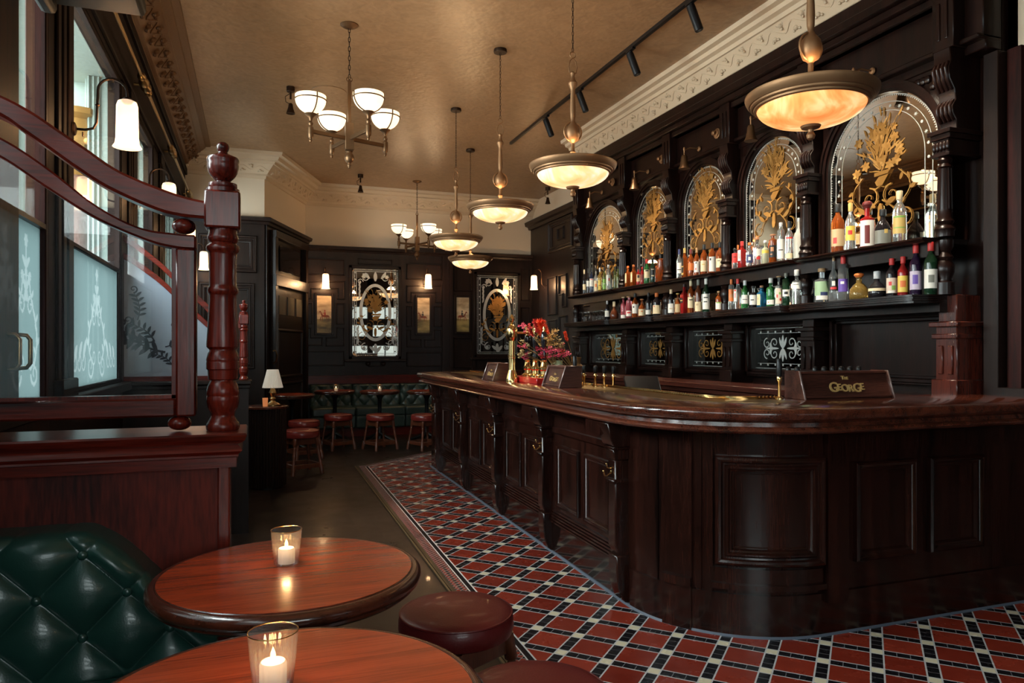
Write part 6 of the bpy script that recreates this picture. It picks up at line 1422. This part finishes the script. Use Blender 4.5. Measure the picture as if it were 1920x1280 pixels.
def chandelier(label, px, Z, ang, zh):
    d = ray(px, HY)*Z; x, y = d.x, d.y
    t = thing('four_arm_chandelier', label, 'chandelier', (x, y, zh), 'four-arm bronze chandeliers')
    obj('ceiling_canopy', MB().lathe([(.02, -.03), (.05, -.02), (.07, -.006), (.07, 0)], (x, y, ZC), 28), BRONZE2, t)
    obj('chain', chain(MB(), x, y, zh+.47, ZC-.025, .014, .003), DBRONZE, t)
    obj('stem', MB().box(x-.013, x+.013, y-.013, y+.013, zh+.12, zh+.46).box(x-.033, x+.033, y-.033, y+.033, zh-.09, zh+.12).lathe([(.03, zh-.10), (.022, zh-.11), (.036, zh-.135), (.04, zh-.155), (.03, zh-.18), (.014, zh-.195), (.018, zh-.21), (.006, zh-.235)], (x, y, 0), 18).tube([(x+.022*cos(a), y, zh+.468+.02*sin(a)) for a in [2*pi*i/14 for i in range(14)]], .004, 5, closed=True), BRONZE2, t, bev=.004)
    for k in range(4):
        a = ang+k*pi/2; D = Vector((cos(a), sin(a), 0)); S = Vector((-sin(a), cos(a), 0)); P = Vector((x, y, zh)); e = P+D*.32
        arm = obj('arm', MB().beam(P+D*.03, e, .02, .03).lathe([(.008, -.085), (.014, -.07), (.008, -.06), (.02, -.045), (.022, -.02), (.022, .03), (.012, .04), (.02, .06), (.01, .075), (.016, .10), (.03, .115), (.05, .13), (.012, .135)], e, 16), BRONZE2, t, bev=.003)
        c = e+Vector((0, 0, .135)); r = .115
        obj('opal_bowl', MB().lathe([(max(.012, r*sin(q)), r*.95*(1-cos(q))) for q in [pi/2*i/10 for i in range(11)]]+[(r, r*.95+.025)], c, 36), OPAL, arm, ang=60)
        cg = MB().tube([c+Vector((r*1.03*cos(q), r*1.03*sin(q), r*.86)) for q in [2*pi*i/36 for i in range(36)]], .005, 6, closed=True)
        cg.tube([c+S*(r*1.05*sin(q))*sg+Vector((0, 0, r*(1-cos(q))-.005)) for sg in (1,) for q in [-pi*.56+pi*1.12*i/20 for i in range(21)]], .005, 6)
        obj('cage', cg, BRONZE2, arm)
        point('chandelier_bulb', c+Vector((0, 0, .11)), 7, WARM, .05)
chandelier('large four-arm bronze chandelier with white bowls on the ceiling at left', 655, 5.69, rad(38.9)-TH, 3.0)
chandelier('distant four-arm bronze chandelier close to the back wall', 782, 11.0, rad(20), 2.93)
def sconce(label, base, dirn, power=5):
    B = Vector(base); D = Vector(dirn)
    t = thing('wall_sconce', label, 'wall lamp', base, 'swan-neck wall sconces')
    obj('bracket_arm', MB().lathe([(.035, 0), (.03, .008), (.012, .014)], B, 16, axis=D).tube([B, B+D*.05, B+D*.085+Vector((0, 0, .01)), B+D*.10+Vector((0, 0, .04)), B+D*.105+Vector((0, 0, .18))]+[B+D*(.17-.065*cos(q))+Vector((0, 0, .20+.065*sin(q))) for q in [pi*i/10 for i in range(11)]]+[B+D*.235+Vector((0, 0, .17))], .0065, 8).lathe([(.007, .12), (.013, .127), (.007, .134)], B+D*.104, 10).tube([B+D*.04+Vector((0, 0, -.012)), B+D*.04+Vector((0, 0, -.035))], .004, 6).lathe([(.02, .15), (.03, .165), (.012, .18)], B+D*.235, 14), DBRONZE, t)
    c = B+D*.235
    obj('frosted_shade', MB().lathe([(r*1.12, z*1.12-.02) for r, z in ((.020, .168), (.038, .158), (.044, .14), (.045, .08), (.046, .0), (.050, -.03), (.060, -.045), (.058, -.046), (.047, -.03))], c, 32), FROSTL, t, ang=60)
    point('sconce_bulb', c+Vector((0, 0, .0)), power, (1, .60, .30), .03)
for y, lab in ((4.05, 'swan-neck sconce with frosted shade on the window pier nearest the camera'), (5.95, 'second swan-neck sconce along the window wall, half behind the screen rail'), (7.85, 'third swan-neck sconce along the window wall behind the screen frame'), (9.98, 'farthest swan-neck sconce on the window wall beside the newel post')):
    sconce(lab, (XL+.02, y, 2.42), (1, 0, 0))
for px, lab in ((608, 'lit sconce above the left hunting picture on the back wall'), (797, 'lit sconce above the hunting picture right of the bright mirror')):
    u, v = bw(px, 535); sconce(lab, (u, YB-.03, v-.0), (0, -1, 0), 13)
u, v = bw(1000, 540); sconce('lit sconce in the far right corner beside the dark mirror', (XR-.03, 11.0, v-.02), (-1, 0, 0), 13)
# ceiling track with five spots over the bar
tk = thing('track_light_rail', 'long black lighting track along the ceiling over the bar', 'lighting track', (3.0, 5, ZC))
obj('track', MB().box(2.985, 3.015, 1.2, 8.4, ZC-.03, ZC), BLACKM, tk)
ORD = ['closest', 'second closest', 'middle', 'farthest']
for i, (px, py) in enumerate(((1296, 12), (1182, 95), (1087, 172), (1024, 222))):
    p = at_x(px, py, 3.0); y = p.y; a = Vector((3.0, y, ZC-.03)); d = Vector((.35, -.12, -1)).normalized()
    t = thing('track_spotlight', 'black cylinder spotlight on the ceiling track, %s of four to the camera' % ORD[i], 'spotlight', a, 'spotlights on the ceiling track')
    obj('adapter', MB().box(2.985, 3.015, y-.06, y+.06, ZC-.045, ZC-.03).tube([a, a+Vector((0, 0, -.05))], .012, 10), BLACKM, t)
    q = a+Vector((0, 0, -.05)); obj('lamp_head', MB().lathe([(.03, -.02), (.032, 0), (.032, .17), (.028, .175), (.026, .15)], q, 24, axis=d), BLACKM, t)
    obj('lens', MB().lathe([(.026, .15), (.001, .15)], q, 16, axis=d), mat('spot_lens', (.8, .7, .5), .3, emit=(1, .8, .55), es=3), t)
for y, yt in ((3.2, 3.5), (4.3, 4.4), (5.4, 5.3), (6.5, 6.3), (7.7, 7.4)):
    spot('track_beam', (3.05, y, ZC-.26), (3.85, yt, 1.85), 170, 62, (1, .84, .64), .03)
spot('track_beam', (3.05, 5.9, ZC-.26), (2.1, 5.3, 1.2), 330, 42, (1, .84, .64), .03)
hk = at_y(513, 668, 10.05); tag(obj('coat_hook', MB().tube([(hk.x, 10.12, hk.z-.09), (hk.x, 10.06, hk.z-.10), (hk.x+.03, 10.02, hk.z-.06), (hk.x+.045, 10.0, hk.z+.02), (hk.x+.02, 9.99, hk.z+.08), (hk.x-.01, 9.99, hk.z+.07)], .010, 8), OBRASS), 'curled brass coat hook on the dark panelling above the table lamp', 'hook')
# small ceiling spots on short stems
for px, py, lab in ((545, 163, 'small black ceiling spot left of the large chandelier'), (676, 327, 'small black ceiling spot near the distant cornice'), (1027, 351, 'small ceiling spot above the dark panelled corner')):
    p = at_z(px, py, ZC); t = thing('ceiling_spot', lab, 'spotlight', p, 'small ceiling spots'); x, y = p.x, p.y
    obj('mount', MB().lathe([(.035, -.05), (.04, -.045), (.04, 0)], (x, y, ZC), 18).tube([(x, y, ZC-.05), (x, y, ZC-.12)], .01, 8).tube([(x, y, ZC-.06), (x-.05, y, ZC-.10), (x-.045, y, ZC-.15), (x, y, ZC-.17)], .004, 6), DBRONZE, t)
    obj('lamp_head', MB().lathe([(.012, .10), (.02, .09), (.026, .05), (.043, 0), (.036, .004)], (x, y, ZC-.26), 20), DBRONZE, t)
    obj('lens', MB().lathe([(.036, .006), (.001, .006)], (x, y, ZC-.26), 16), mat('spot_lens_white', (.9, .85, .8), .3, emit=(1, .9, .75), es=2), t)
# brass rail with turned finials above the windows
rl = thing('brass_rail', 'slim brass curtain rail with turned knuckles above the windows', 'rail', (XL+.1, 6, 3.28))
obj('rod', MB().tube([(XL+.10, 4.1, 3.28), (XL+.10, 9.9, 3.28)], .012, 10), OBRASS, rl)
for y in (5.9, 7.8, 9.85):
    obj('turned_knuckle', MB().lathe([(.012, -.22), (.025, -.20), (.03, -.17), (.016, -.14), (.03, -.10), (.038, -.05), (.02, 0), (.038, .05), (.03, .10), (.016, .14), (.028, .17), (.012, .2)], (XL+.10, y, 3.28), 14, axis=(0, 1, 0)), OBRASS, rl)
    obj('rail_bracket', MB().tube([(XL, y, 3.28), (XL+.10, y, 3.28)], .01, 8), OBRASS, rl)
# screen on a bracket high at the near window
tv = thing('wall_screen', 'black wall-mounted television seen from below above the near window', 'television', (-.62, 3.1, 3.1))
obj('screen_case', MB().box(-.80, -.42, 2.72, 3.35, 2.72, 2.79).box(-.80, -.74, 2.72, 3.35, 2.68, 3.2), mat('black_screen_case', (.006, .006, .006), .5, spec=.15), tv, bev=.02, seg=2)
obj('mount_arm', MB().box(-.86, -.78, 3.0, 3.1, 2.9, 3.2), BLACKM, tv)
